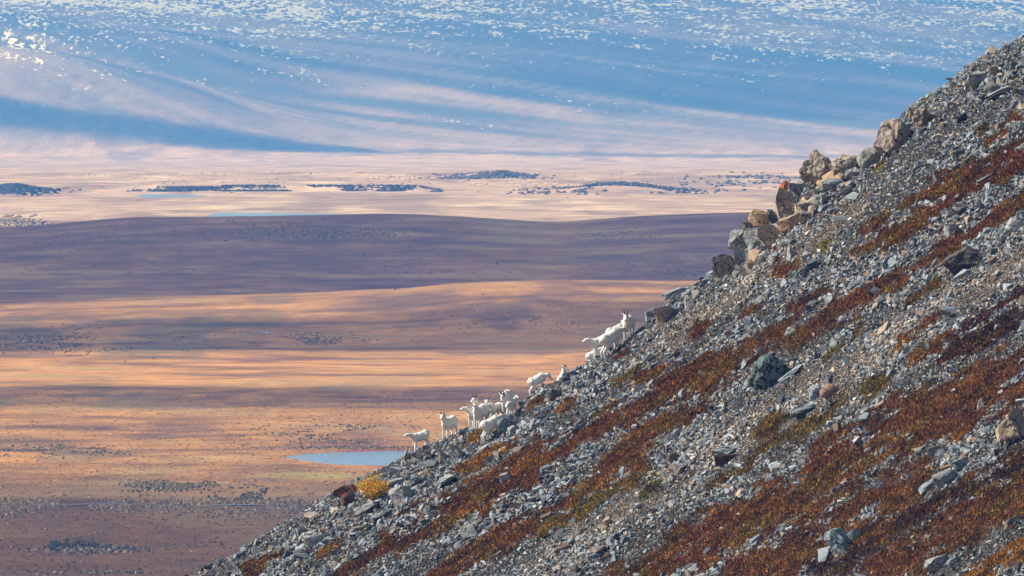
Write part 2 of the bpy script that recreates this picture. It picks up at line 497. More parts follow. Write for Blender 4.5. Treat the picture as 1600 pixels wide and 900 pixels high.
# strips of dwarf shrub: (x, y, half width) in the photograph, then a kind of colour
VEG = [
    ([(1620, 300, 8), (1544, 351, 10), (1486, 386, 10), (1428, 425, 9), (1350, 468, 11), (1272, 507, 15), (1194, 540, 20), (1155, 562, 22), (1100, 588, 22), (1054, 606, 20), (1000, 635, 15), (944, 663, 17), (859, 702, 16), (789, 752, 22), (711, 799, 20), (641, 838, 17), (567, 880, 12), (500, 915, 8)], 'rust'),
    ([(1100, 640, 7), (1039, 663, 14), (999, 690, 13), (905, 775, 8), (828, 814, 12), (750, 861, 13), (690, 900, 12)], 'rust'),
    ([(1005, 720, 10), (930, 757, 12), (860, 795, 12), (800, 830, 10), (740, 868, 8)], 'orange'),
    ([(1035, 728, 5), (1009, 743, 7), (953, 774, 7), (900, 806, 7), (840, 838, 5)], 'olive'),
    ([(1384, 591, 5), (1311, 639, 8), (1249, 674, 7), (1187, 709, 8), (1144, 744, 6), (1110, 768, 4)], 'olive'),
    ([(1240, 652, 7), (1202, 670, 11), (1185, 684, 6)], 'olive'),
    ([(1640, 570, 26), (1599, 592, 32), (1505, 632, 32), (1428, 672, 34), (1350, 716, 36), (1272, 760, 34), (1194, 802, 32), (1117, 840, 28), (1039, 874, 26), (980, 905, 24)], 'rust'),
    ([(1490, 600, 9), (1389, 643, 11), (1330, 674, 10), (1272, 705, 8)], 'rust'),
    ([(1447, 752, 14), (1350, 799, 18), (1272, 848, 26), (1233, 876, 28), (1155, 892, 26)], 'rust'),
    ([(1620, 728, 20), (1544, 744, 14), (1505, 768, 14), (1459, 799, 13), (1389, 830, 14), (1330, 861, 14), (1272, 892, 16)], 'dark'),
    ([(1620, 775, 24), (1544, 800, 24), (1486, 830, 24), (1428, 861, 24), (1369, 895, 22)], 'rust'),
    ([(1620, 855, 12), (1564, 880, 13), (1510, 905, 12)], 'orange'),
    ([(1600, 232, 13), (1533, 263, 13), (1460, 291, 9)], 'red'), ([(1620, 252, 9), (1500, 305, 9), (1433, 343, 7)], 'red'),
    ([(1590, 193, 5), (1540, 227, 5)], 'rust'), ([(1560, 270, 8), (1486, 297, 7), (1404, 330, 5)], 'rust'),
    ([(1470, 332, 7), (1408, 359, 9), (1389, 374, 9), (1334, 398, 6)], 'rust'), ([(1387, 334, 9), (1350, 355, 7)], 'red'),
    ([(1222, 426, 8), (1236, 418, 9)], 'red'), ([(1105, 512, 6), (1088, 524, 7)], 'red'), ([(1183, 491, 4), (1165, 500, 3)], 'red'),
    ([(1299, 456, 4), (1241, 483, 4)], 'red'), ([(1420, 414, 5), (1395, 424, 4)], 'rust'), ([(1070, 561, 6), (1031, 580, 6), (990, 600, 3)], 'red'),
    ([(1467, 440, 5), (1420, 471, 5)], 'olive'), ([(1350, 514, 4), (1288, 557, 5)], 'olive'), ([(1467, 499, 5), (1408, 541, 6)], 'orange'),
    ([(1620, 448, 7), (1564, 479, 7), (1505, 514, 5)], 'dark'), ([(1620, 480, 14), (1544, 530, 13), (1486, 557, 11), (1435, 584, 7)], 'dark'),
    ([(1494, 530, 6), (1428, 561, 7)], 'rust'), ([(804, 698, 7), (750, 721, 8), (720, 735, 4)], 'orange'), ([(755, 674, 4), (735, 690, 5)], 'orange'),
    ([(868, 680, 5), (845, 690, 5)], 'rust'), ([(996, 586, 5), (965, 598, 6)], 'olive'), ([(892, 630, 4), (878, 640, 4)], 'orange'), ([(842, 628, 4), (826, 638, 4)], 'rust'),
    ([(528, 848, 4), (500, 868, 4)], 'orange'), ([(450, 862, 6), (420, 878, 8), (385, 898, 7)], 'rust'), ([(552, 874, 4), (530, 884, 4)], 'olive'),
    ([(530, 775, 4), (548, 770, 4)], 'red'), ([(640, 765, 3), (655, 757, 3)], 'olive'), ([(632, 800, 4), (615, 812, 4)], 'red'), ([(655, 790, 5), (700, 775, 4)], 'red'),
    ([(575, 832, 4), (566, 838, 4)], 'green'), ([(1290, 389, 4), (1278, 393, 3)], 'green'), ([(1300, 625, 3), (1312, 620, 3)], 'green'), ([(1028, 766, 3), (1005, 780, 3)], 'green'),
    ([(1365, 258, 4), (1376, 254, 4)], 'moss'), ([(960, 560, 4), (985, 548, 3)], 'red'), ([(1205, 520, 5), (1220, 512, 4)], 'orange'), ([(1535, 200, 3), (1530, 205, 4)], 'olive'),
]
VCOL = {'rust': (.205, .086, .019), 'orange': (.320, .150, .020), 'olive': (.180, .130, .020), 'dark': (.062, .030, .014), 'red': (.150, .048, .016), 'green': (.11, .14, .02), 'moss': (.38, .32, .02)}
FINE = [[(1600, 405, 30), (1560, 430, 26), (1450, 500, 32), (1350, 560, 34), (1250, 625, 36), (1150, 695, 34), (1050, 748, 30), (960, 806, 28), (880, 870, 32), (830, 900, 30)],
        [(1340, 320, 24), (1250, 385, 30), (1150, 455, 26), (1050, 525, 24), (990, 570, 16)]]

def polymask(px, py, pts):
    d, t = seg_dist(px, py, pts)
    hw = np.interp(t, np.arange(len(pts)), [p[2] for p in pts]) * 1.12
    return (hw - d) / np.maximum(hw, 4)            # 1 at the middle, 0 at the edge

def slope_masks(x, y, z):
    px, py = project(x, y, z)
    s_ = (px * 0.87 - py * 0.5); t_ = (px * 0.5 + py * 0.87)
    wob = (fbm(s_ / 26, t_ / 10, 301, 4) - 0.5)
    qx, qy = px + 26 * (fbm(s_ / 34, t_ / 14, 311, 3) - .5), py + 26 * (fbm(s_ / 34, t_ / 14, 321, 3) - .5)
    best = np.full(px.shape, -9.0); kind = np.zeros(px.shape, int)
    for pts, k in VEG:
        bb = np.array(pts)[:, :2]
        v = np.full(px.shape, -9.0)
        sel = (qx > bb[:, 0].min() - 90) & (qx < bb[:, 0].max() + 90) & (qy > bb[:, 1].min() - 90) & (qy < bb[:, 1].max() + 90)
        v[sel] = polymask(qx[sel], qy[sel], pts)
        mm = v > best
        best = np.where(mm, v, best); kind = np.where(mm, list(VCOL).index(k), kind)
    # stony strings that break the mats, and stray mats in the stones
    veg = np.maximum(best, -1.2) + .10 + wob * 2.1 - 0.95 * smooth(.58, .70, fbm(s_ / 70, t_ / 8, 331, 3))
    fine = np.maximum(polymask(px, py, FINE[0]), polymask(px, py, FINE[1])) + wob * 1.6 - .22
    return np.clip(veg, -2, 2), kind, smooth(-.25, .35, fine), px, py

gx = np.concatenate([np.linspace(-220, -60, 21)[:-1], np.linspace(-60, -29, 32)[:-1], np.linspace(-29, 31, 212)[:-1], np.linspace(31, 60, 30)[:-1], np.linspace(60, 220, 17)])
gy = np.concatenate([np.linspace(30, 250, 23)[:-1], np.linspace(250, 286, 37)[:-1], np.linspace(286, 376, 316)[:-1], np.linspace(376, 400, 40)[:-1], np.linspace(400, 640, 31)])
GX, GY = np.meshgrid(gx, gy)
GZ = hill(GX, GY)
veg, kind, fine_, hpx, hpy = slope_masks(GX.ravel(), GY.ravel(), GZ.ravel())
vw = smooth(-.05, .25, veg)
def mound(x, y): return .05 + .30 * np.maximum(fbm(x / .8, y / .8, 231, 3) - .42, 0)
GZ = GZ + (vw * mound(GX.ravel(), GY.ravel())).reshape(GZ.shape)
sc_ = np.array([.070, .070, .068]) * (1 - fine_[:, None]) + np.array([.175, .145, .110]) * fine_[:, None]
vc_ = np.array(list(VCOL.values()))[kind] * .8
hcol = sc_ * (1 - vw[:, None]) + vc_ * vw[:, None]
m = N('slope_soil', 0.95)
n1 = m.noise(5.0, 5, 0.7); n2 = m.noise(0.8, 3, 0.6)
c = m.mix(0.9, m.attr(), m.ramp(n1, [(0.30, 0.35), (0.5, 0.9), (0.70, 1.8)]), 'MULTIPLY')
c = m.mix(0.5, c, m.ramp(n2, [(0.3, 0.6), (0.7, 1.4)]), 'MULTIPLY')
# small gravel too fine to build: one shade for each pebble, dark joints between them
vor = m.add('ShaderNodeTexVoronoi'); vor.inputs['Scale'].default_value = 13.0
m.ln(m.tc.outputs['Object'], vor.inputs['Vector'])
vore = m.add('ShaderNodeTexVoronoi', feature='DISTANCE_TO_EDGE'); vore.inputs['Scale'].default_value = 13.0
m.ln(m.tc.outputs['Object'], vore.inputs['Vector'])
sepc = m.add('ShaderNodeSeparateColor'); m.ln(vor.outputs['Color'], sepc.inputs[0])
peb = m.ramp(sepc.outputs[0], [(0.0, (.03, .032, .035)), (.35, (.085, .083, .08)), (.6, (.15, .125, .095)), (.85, (.23, .195, .15)), (1.0, (.40, .37, .32))])
peb = m.mix(1.0, peb, m.ramp(vore.outputs['Distance'], [(0.0, .12), (.10, 1.0)]), 'MULTIPLY')
peb = m.mix(1.0, peb, m.mix(1.0, m.attr(), (9.0, 9.0, 9.0), 'MULTIPLY'), 'MULTIPLY')
vegw = m.add('ShaderNodeAttribute'); vegw.attribute_name = 'cover'
c = m.mix(m.ramp(vegw.outputs['Fac'], [(0.0, .85), (.6, 0.0)]), c, peb)
m.base(c)
hsum = m.add('ShaderNodeMath', operation='ADD'); m.ln(n1, hsum.inputs[0]); m.ln(m.ramp(vore.outputs['Distance'], [(0, 0.0), (.3, 1.0)]), hsum.inputs[1])
m.bump(hsum.outputs[0], 1.0, 0.08)
hillside = link('hillside', grid_mesh('hillside', GX, GY, GZ, hcol.reshape(GX.shape + (3,))), m.m)
at_ = hillside.data.attributes.new('cover', 'FLOAT', 'POINT')
at_.data.foreach_set('value', np.clip(vw, 0, 1).astype(np.float32))
tag(hillside, 'steep scree hillside descending from the upper right', kind='structure')

# ------------------------------------------------------------------ stones
def hull_template(nv, seed, flat):
    r_ = random.Random(seed)
    bm = bmesh.new()
    for _ in range(nv):
        v = Vector((r_.gauss(0, 1), r_.gauss(0, 1), r_.gauss(0, 1))).normalized()
        v = Vector((math.copysign(abs(v.x) ** .6, v.x), math.copysign(abs(v.y) ** .6, v.y), math.copysign(abs(v.z) ** .6, v.z)))
        bm.verts.new((v.x * r_.uniform(.8, 1.05), v.y * r_.uniform(.55, .8), v.z * flat * r_.uniform(.7, 1.1)))
    res = bmesh.ops.convex_hull(bm, input=bm.verts)
    junk = [g for g in res['geom_interior'] + res['geom_unused'] if isinstance(g, bmesh.types.BMVert)]
    bmesh.ops.delete(bm, geom=list(set(junk)), context='VERTS')
    bmesh.ops.triangulate(bm, faces=bm.faces)
    bm.verts.ensure_lookup_table()
    V = np.array([v.co[:] for v in bm.verts]); Fq = np.array([[v.index for v in f.verts] for f in bm.faces])
    bm.free()
    return V, Fq
TEMPL = [hull_template(8 + k % 4, 40 + k, [.35, .5, .62, .42][k % 4]) for k in range(14)]
NBIG = len(TEMPL)
TEMPL += [hull_template(6, 140 + k, [.45, .6, .75][k % 3]) for k in range(16)]

def rot_mats(n, tilt, nx, ny):
    """random spin about z, random tilt, then laid on the slope"""
    a_ = rng.uniform(0, 2 * np.pi, n)
    tx, ty = rng.normal(0, tilt, n) , rng.normal(0, tilt, n)
    ca, sa = np.cos(a_), np.sin(a_)
    Rz = np.zeros((n, 3, 3)); Rz[:, 0, 0] = ca; Rz[:, 0, 1] = -sa; Rz[:, 1, 0] = sa; Rz[:, 1, 1] = ca; Rz[:, 2, 2] = 1
    def Rx(t): 
        M = np.zeros((n, 3, 3)); M[:, 0, 0] = 1; M[:, 1, 1] = np.cos(t); M[:, 1, 2] = -np.sin(t); M[:, 2, 1] = np.sin(t); M[:, 2, 2] = np.cos(t); return M
    def Ry(t):
        M = np.zeros((n, 3, 3)); M[:, 1, 1] = 1; M[:, 0, 0] = np.cos(t); M[:, 0, 2] = np.sin(t); M[:, 2, 0] = -np.sin(t); M[:, 2, 2] = np.cos(t); return M
    return Ry(ty - np.arctan(nx)) @ Rx(tx + np.arctan(ny)) @ Rz

PAL = np.array([(.165, .192, .208), (.255, .285, .298), (.090, .102, .112), (.37, .39, .39), (.52, .51, .47), (.29, .235, .175), (.165, .118, .082), (.37, .30, .22), (.20, .185, .16)])
PW_GREY = np.array([.24, .20, .20, .07, .03, .10, .08, .06, .06]); PW_FINE = np.array([.09, .12, .08, .10, .10, .17, .10, .17, .07])

NS = 1250000
sx_ = rng.uniform(-28, 30, NS); sy_ = rng.uniform(287, 374.5, NS)
sz_ = hill(sx_, sy_)
spx, spy_ = project(sx_, sy_, sz_)
kk = (spx > 150) & (spx < 1625) & (spy_ < 925) & (spy_ > -60)
sx_, sy_, sz_ = sx_[kk], sy_[kk], sz_[kk]
veg, kind, fine_, spx, spy_ = slope_masks(sx_, sy_, sz_)
NS = len(sx_)
keep = np.ones(NS, bool)
pkeep = np.where(veg > 0.1, 0.035, np.where(veg > -.1, 0.36, .66 + .34 * fine_))
keep &= rng.uniform(0, 1, NS) < pkeep
sx_, sy_, sz_, veg, fine_, spx, spy_ = [v[keep] for v in (sx_, sy_, sz_, veg, fine_, spx, spy_)]
n = len(sx_)
rad = np.exp(rng.normal(0, .46, n)) * (0.060 * (1 - fine_) + 0.050 * fine_)
ss_, st_ = spx * .87 - spy_ * .5, spx * .5 + spy_ * .87
rad *= .76 + .58 * smooth(.35, .65, fbm(ss_ / 120, st_ / 22, 341, 3))
big = rng.uniform(0, 1, n) < 0.0018 * (1 - .65 * fine_)
rad[big] = rng.uniform(.22, .42, big.sum())
rad = np.clip(rad, .026, .42)
if n > 150000:
    mk = rng.permutation(n)[:150000]
    sx_, sy_, sz_, veg, fine_, spx, spy_, rad = [v[mk] for v in (sx_, sy_, sz_, veg, fine_, spx, spy_, rad)]
    n = len(sx_)
e = 0.25
nx_ = (hill(sx_ + e, sy_, False) - hill(sx_ - e, sy_, False)) / (2 * e)
ny_ = (hill(sx_, sy_ + e, False) - hill(sx_, sy_ - e, False)) / (2 * e)
Rm = rot_mats(n, 0.50, nx_ * .85, ny_ * .85)
asp = np.stack([rng.uniform(.85, 1.35, n), rng.uniform(.7, 1.1, n), rng.uniform(.7, 1.4, n)], -1)
pick = np.where(rng.uniform(0, 1, n) < fine_, 1, 0)
ci = np.where(pick == 1, rng.choice(len(PAL), n, p=PW_FINE / PW_FINE.sum()), rng.choice(len(PAL), n, p=PW_GREY / PW_GREY.sum()))
ci = np.where((rad > .17) & np.isin(ci, (3, 4, 7)), 1, ci)
scol = PAL[ci] * 1.07 * rng.uniform(.75, 1.25, (n, 1))
tid = np.where(rad > .12, rng.integers(0, NBIG, n), rng.integers(NBIG, len(TEMPL), n))
vis = (spx > 0) & (spx < 1600) & (spy_ < 900)
order = np.argsort(-(rad * np.prod(asp[:, :2], 1) ** .5 / sy_) * vis)
single = order[:240]
is_single = np.zeros(n, bool); is_single[single] = True
Vs, Fs, Cs, off = [], [], [], 0
for k, (TV, TF) in enumerate(TEMPL):
    s = np.where((tid == k) & ~is_single)[0]
    P = TV[None] * (asp[s] * rad[s, None])[:, None, :]
    P = np.einsum('nij,nkj->nki', Rm[s], P)
    P = P + np.stack([sx_[s], sy_[s], sz_[s] + rad[s] * .30], -1)[:, None, :]
    Vs.append(P.reshape(-1, 3))
    Fs.append((TF[None] + (np.arange(len(s)) * len(TV))[:, None, None] + off).reshape(-1, 3))
    Cs.append(np.repeat(scol[s], len(TV), 0))
    off += len(s) * len(TV)
def stone_material(name, src):
    m = N(name, 0.85)
    col = m.attr() if src == 'attr' else m.add('ShaderNodeObjectInfo').outputs['Color']
    n1 = m.noise(9.0 if src == 'attr' else 2.2, 4, 0.65)
    c = m.mix(0.8, col, m.ramp(n1, [(0.3, 0.6), (0.55, 1.05), (0.72, 1.4)]), 'MULTIPLY')
    m.base(c); m.bump(n1, 0.5, 0.05)
    return m.m
scree = link('scree', np_mesh('scree', np.concatenate(Vs), np.concatenate(Fs), 3, np.concatenate(Cs)), stone_material('scree_stone', 'attr'), hillside)
tag(scree, kind='stuff')
MAT_STONE = stone_material('loose_stone', 'obj')
st_me = []
for k, (TV, TF) in enumerate(TEMPL):
    me = np_mesh('stone', TV, TF, 3); me.materials.append(MAT_STONE); st_me.append(me)
for i in single:
    o = link('stone', st_me[tid[i]], None, hillside)
    M = Matrix(Rm[i].tolist()).to_4x4()
    o.matrix_local = Matrix.Translation((sx_[i], sy_[i], sz_[i] + rad[i] * .25)) @ M @ Matrix.Diagonal((*(asp[i] * rad[i]), 1))
    o.color = (*scol[i], 1)

# fractured rubble that packs the joints of the outcrop
rr_ = random.Random(5)
for k in range(60):
    t = rr_.random() ** .8
    px_ = 1128 + t * 215 + rr_.gauss(0, 5); py_ = np.interp(px_, [1128, 1165, 1200, 1240, 1270, 1300, 1343], [424, 392, 366, 328, 296, 274, 262]) + abs(rr_.gauss(0, 13))
    hp = hill_hit(px_, py_ + 6)
    r_ = rr_.uniform(.18, .52)
    o = link('stone', st_me[rr_.randrange(NBIG)], None, hillside)
    c3 = at_depth(np.array(px_), np.array(py_), np.array(hp[1] + .1))
    o.matrix_local = Matrix.Translation(c3.tolist()) @ Euler((rr_.uniform(-.8, .8), rr_.uniform(-.9, .3), rr_.uniform(0, 6.3))).to_matrix().to_4x4() @ Matrix.Diagonal((r_ * 1.1, r_, r_ * rr_.uniform(1.0, 1.7), 1))
    cc = rr_.choice([(.36, .29, .215), (.30, .27, .23), (.27, .275, .265), (.40, .28, .17), (.22, .20, .18)])
    o.color = (*cc, 1)

# ------------------------------------------------------------------ dwarf shrub mats
NT = 760000
tx = rng.uniform(-27, 29, NT); ty = rng.uniform(288, 373.5, NT); tz = hill(tx, ty)
tpx, tpy = project(tx, ty, tz)
kk = (tpx > 200) & (tpx < 1620) & (tpy < 920) & (tpy > 0)
tx, ty, tz = tx[kk], ty[kk], tz[kk]
NT = len(tx)
veg, kind, fine_, tpx, tpy = slope_masks(tx, ty, tz)
kp = (rng.uniform(0, 1, NT) < np.where(veg > .05, 1, np.where(veg > -.25, .30, 0.012))) & (tpx > -30) & (tpx < 1630) & (tpy < 940)
tx, ty, tz, kind, veg, tpx, tpy = [v[kp] for v in (tx, ty, tz, kind, veg, tpx, tpy)]
n = len(tx)
kc = np.array(list(VCOL.values()))
c = kc[kind]
tz = tz + smooth(-.05, .25, veg) * mound(tx, ty)
us, ut = tpx * .87 - tpy * .5, tpx * .5 + tpy * .87
nz1 = fbm(us / 60, ut / 14, 401, 4); nz2 = fbm(us / 45 + 50, ut / 11, 411, 4); nz3 = fbm(us / 30 + 9, ut / 8, 421, 3)
c = np.where((nz1 > .56)[:, None], c * .5 + np.array(VCOL['orange']) * .5, c)
c = np.where((nz2 > .58)[:, None], c * .35 + np.array(VCOL['olive']) * .65, c)
c = np.where((nz1 < .40)[:, None], np.array(VCOL['red']) * .6 + c * .4, c)
c = np.where((nz3 < .40)[:, None], np.array(VCOL['dark']) * .7 + c * .3, c)
c = c * np.exp(rng.normal(-.05, .55, (n, 1)))
NB = 4
V = np.zeros((n, NB, 3, 3))
h = rng.uniform(.035, .09, n)
for k in range(NB):
    a_ = rng.uniform(0, 2 * np.pi, n); b_ = rng.uniform(0, 2 * np.pi, n); lean = rng.uniform(.2, 1.4, n) * h
    ox = rng.normal(0, .08, n); oy = rng.normal(0, .08, n); w = rng.uniform(.016, .036, n)
    bz = hill(tx + ox, ty + oy, False) - hill(tx, ty, False)
    V[:, k, 0] = np.stack([tx + ox - w * np.cos(a_), ty + oy - w * np.sin(a_), tz + bz + .03], -1)
    V[:, k, 1] = np.stack([tx + ox + w * np.cos(a_), ty + oy + w * np.sin(a_), tz + bz + .03], -1)
    V[:, k, 2] = np.stack([tx + ox + lean * np.cos(b_), ty + oy + lean * np.sin(b_), tz + bz + .05 + h], -1)
m = N('dwarf_shrub', 0.8)
m.base(m.mix(0.5, m.attr(), m.ramp(m.noise(3.0, 3), [(0.3, .6), (.7, 1.5)]), 'MULTIPLY'))
mats = link('dwarf_shrub_mat', np_mesh('dwarf_shrub_mat', V.reshape(-1, 3), np.arange(n * NB * 3), 3, np.repeat(c, NB * 3, 0)), m.m)
tag(mats, 'rust red and orange dwarf shrub carpet in strips down the scree', 'ground cover', kind='stuff')
print('stones', len(sx_), 'tris', sum(len(f) for f in Fs), 'tufts', n)

# ------------------------------------------------------------------ boulders one can point at
def rock_mat(base, second, spots, spot_amt):
    m = N('boulder_rock', 0.88)
    n1 = m.noise(2.6, 5, 0.65); n2 = m.noise(11.0, 5, 0.75); n3 = m.noise(6.5, 4, 0.65)
    c = m.mix(m.ramp(n1, [(.42, 0.0), (.60, 1.0)]), base, second)
    c = m.mix(0.9, c, m.ramp(n2, [(.30, .35), (.50, 1.0), (.70, 1.55)]), 'MULTIPLY')
    if spots is not None:
        c = m.mix(m.ramp(n3, [(.66 - spot_amt, 0.0), (.71 - spot_amt, 1.0)]), c, spots)
    # joints that split the block
    wv = m.add('ShaderNodeVectorMath', operation='ADD'); m.ln(m.tc.outputs['Object'], wv.inputs[0])
    nn = m.add('ShaderNodeTexNoise'); nn.inputs['Scale'].default_value = 3.0; m.ln(m.tc.outputs['Object'], nn.inputs['Vector'])
    sc_n = m.add('ShaderNodeVectorMath', operation='SCALE'); sc_n.inputs['Scale'].default_value = .35
    m.ln(nn.outputs['Color'], sc_n.inputs[0]); m.ln(sc_n.outputs[0], wv.inputs[1])
    ve = m.add('ShaderNodeTexVoronoi', feature='DISTANCE_TO_EDGE'); ve.inputs['Scale'].default_value = 1.25; m.ln(wv.outputs[0], ve.inputs['Vector'])
    crk = m.add('ShaderNodeMath', operation='MULTIPLY'); m.ln(m.ramp(ve.outputs['Distance'], [(.006, 1.0), (.022, 0.0)]), crk.inputs[0]); m.ln(m.ramp(n1, [(.42, .9), (.58, .1)]), crk.inputs[1])
    c = m.mix(crk.outputs[0], c, (.04, .036, .032))
    m.base(c)
    hs = m.add('ShaderNodeMath', operation='ADD'); m.ln(n2, hs.inputs[0]); m.ln(m.ramp(ve.outputs['Distance'], [(0, 0.0), (.03, .6)]), hs.inputs[1])
    m.bump(hs.outputs[0], 1.0, 0.06)
    return m.m
BLACKL, ORANGEL, YELLOWL, PALEL = (.045, .045, .045), (.50, .12, .03), (.45, .36, .03), (.42, .45, .40)
RC = {
    'grey': ((.28, .295, .29), (.35, .35, .325), BLACKL, .03), 'lightgrey': ((.38, .40, .40), (.46, .46, .43), BLACKL, .0),
    'bluegrey': ((.22, .265, .29), (.32, .36, .375), BLACKL, .03), 'tan': ((.42, .325, .225), (.36, .32, .26), BLACKL, .02),
    'orangetan': ((.47, .29, .155), (.36, .27, .19), BLACKL, .02), 'brown': ((.31, .25, .19), (.37, .325, .265), BLACKL, .05),
    'dark': ((.085, .075, .068), (.12, .10, .085), (.03, .03, .03), .06), 'darkgreen': ((.10, .145, .125), (.19, .255, .235), (.022, .026, .026), .14),
    'teal': ((.20, .29, .29), (.33, .40, .40), (.03, .035, .04), .07), 'black': ((.06, .075, .085), (.10, .12, .135), (.02, .02, .02), .05),
    'orange': ((.55, .16, .06), (.40, .17, .08), (.2, .1, .06), .0), 'maroon': ((.12, .055, .045), (.16, .09, .07), BLACKL, .02),
    'redspot': ((.24, .26, .27), (.30, .31, .31), ORANGEL, .05), 'yellowspot': ((.27, .28, .25), (.33, .33, .30), YELLOWL, .03),
    'cream': ((.46, .38, .28), (.40, .28, .16), (.20, .19, .18), .03), 'pink': ((.36, .21, .16), (.30, .22, .18), BLACKL, .0),
}
MATS = {k: rock_mat(*v) for k, v in RC.items()}

def rock_mesh(seed, shape, sub=3):
    """a ball cut by random planes: flat broken faces, sharp arrises, then fine roughness"""
    from mathutils import noise as mn
    r_ = random.Random(seed)
    bm = bmesh.new()
    bmesh.ops.create_icosphere(bm, subdivisions=sub, radius=1.0)
    cuts = []
    ncut, lo, hi = {'block': (13, .48, .78), 'slab': (11, .50, .80), 'round': (20, .74, .92), 'wedge': (11, .42, .75), 'crag': (18, .50, .85)}[shape]
    for k in range(ncut):
        v = Vector((r_.gauss(0, 1), r_.gauss(0, 1), r_.gauss(0, 1))).normalized()
        cuts.append((v, r_.uniform(lo, hi)))
    if shape in ('block', 'slab'):
        for ax in ((0, 0, 1), (0, 0, -1), (1, 0, .25), (-1, .2, 0), (.1, -1, .1)):
            cuts.append(((Vector(ax) + Vector((r_.gauss(0, .14), r_.gauss(0, .14), r_.gauss(0, .14)))).normalized(), r_.uniform(.46, .62)))
    if shape == 'wedge':
        cuts += [(Vector((.9, r_.uniform(-.3, .3), .5)).normalized(), .40), (Vector((-.85, r_.uniform(-.3, .3), .45)).normalized(), .38), (Vector((0, -1, .3)).normalized(), .45)]
    for v in bm.verts:
        for nn, d in cuts:
            k = v.co.dot(nn)
            if k > d: v.co -= nn * (k - d)
    xs = [[v.co[k] for v in bm.verts] for k in range(3)]
    for v in bm.verts:
        for k in range(3): v.co[k] = (v.co[k] - min(xs[k])) / (max(xs[k]) - min(xs[k])) - .5
    bm.normal_update()
    q = Vector((seed * 3.1, seed * 1.7, 0))
    amp = 2.0 if shape == 'crag' else 1.0
    for v in bm.verts:
        ridge = abs(mn.noise(v.co * 2.6 + q))
        v.co += v.normal * amp * ((.06 * ridge - .03) + mn.noise(v.co * 7.0 + q) * .030 + mn.noise(v.co * 17.0 + q) * .016)
    me = bpy.data.meshes.new('boulder'); bm.to_mesh(me); bm.free()
    return me

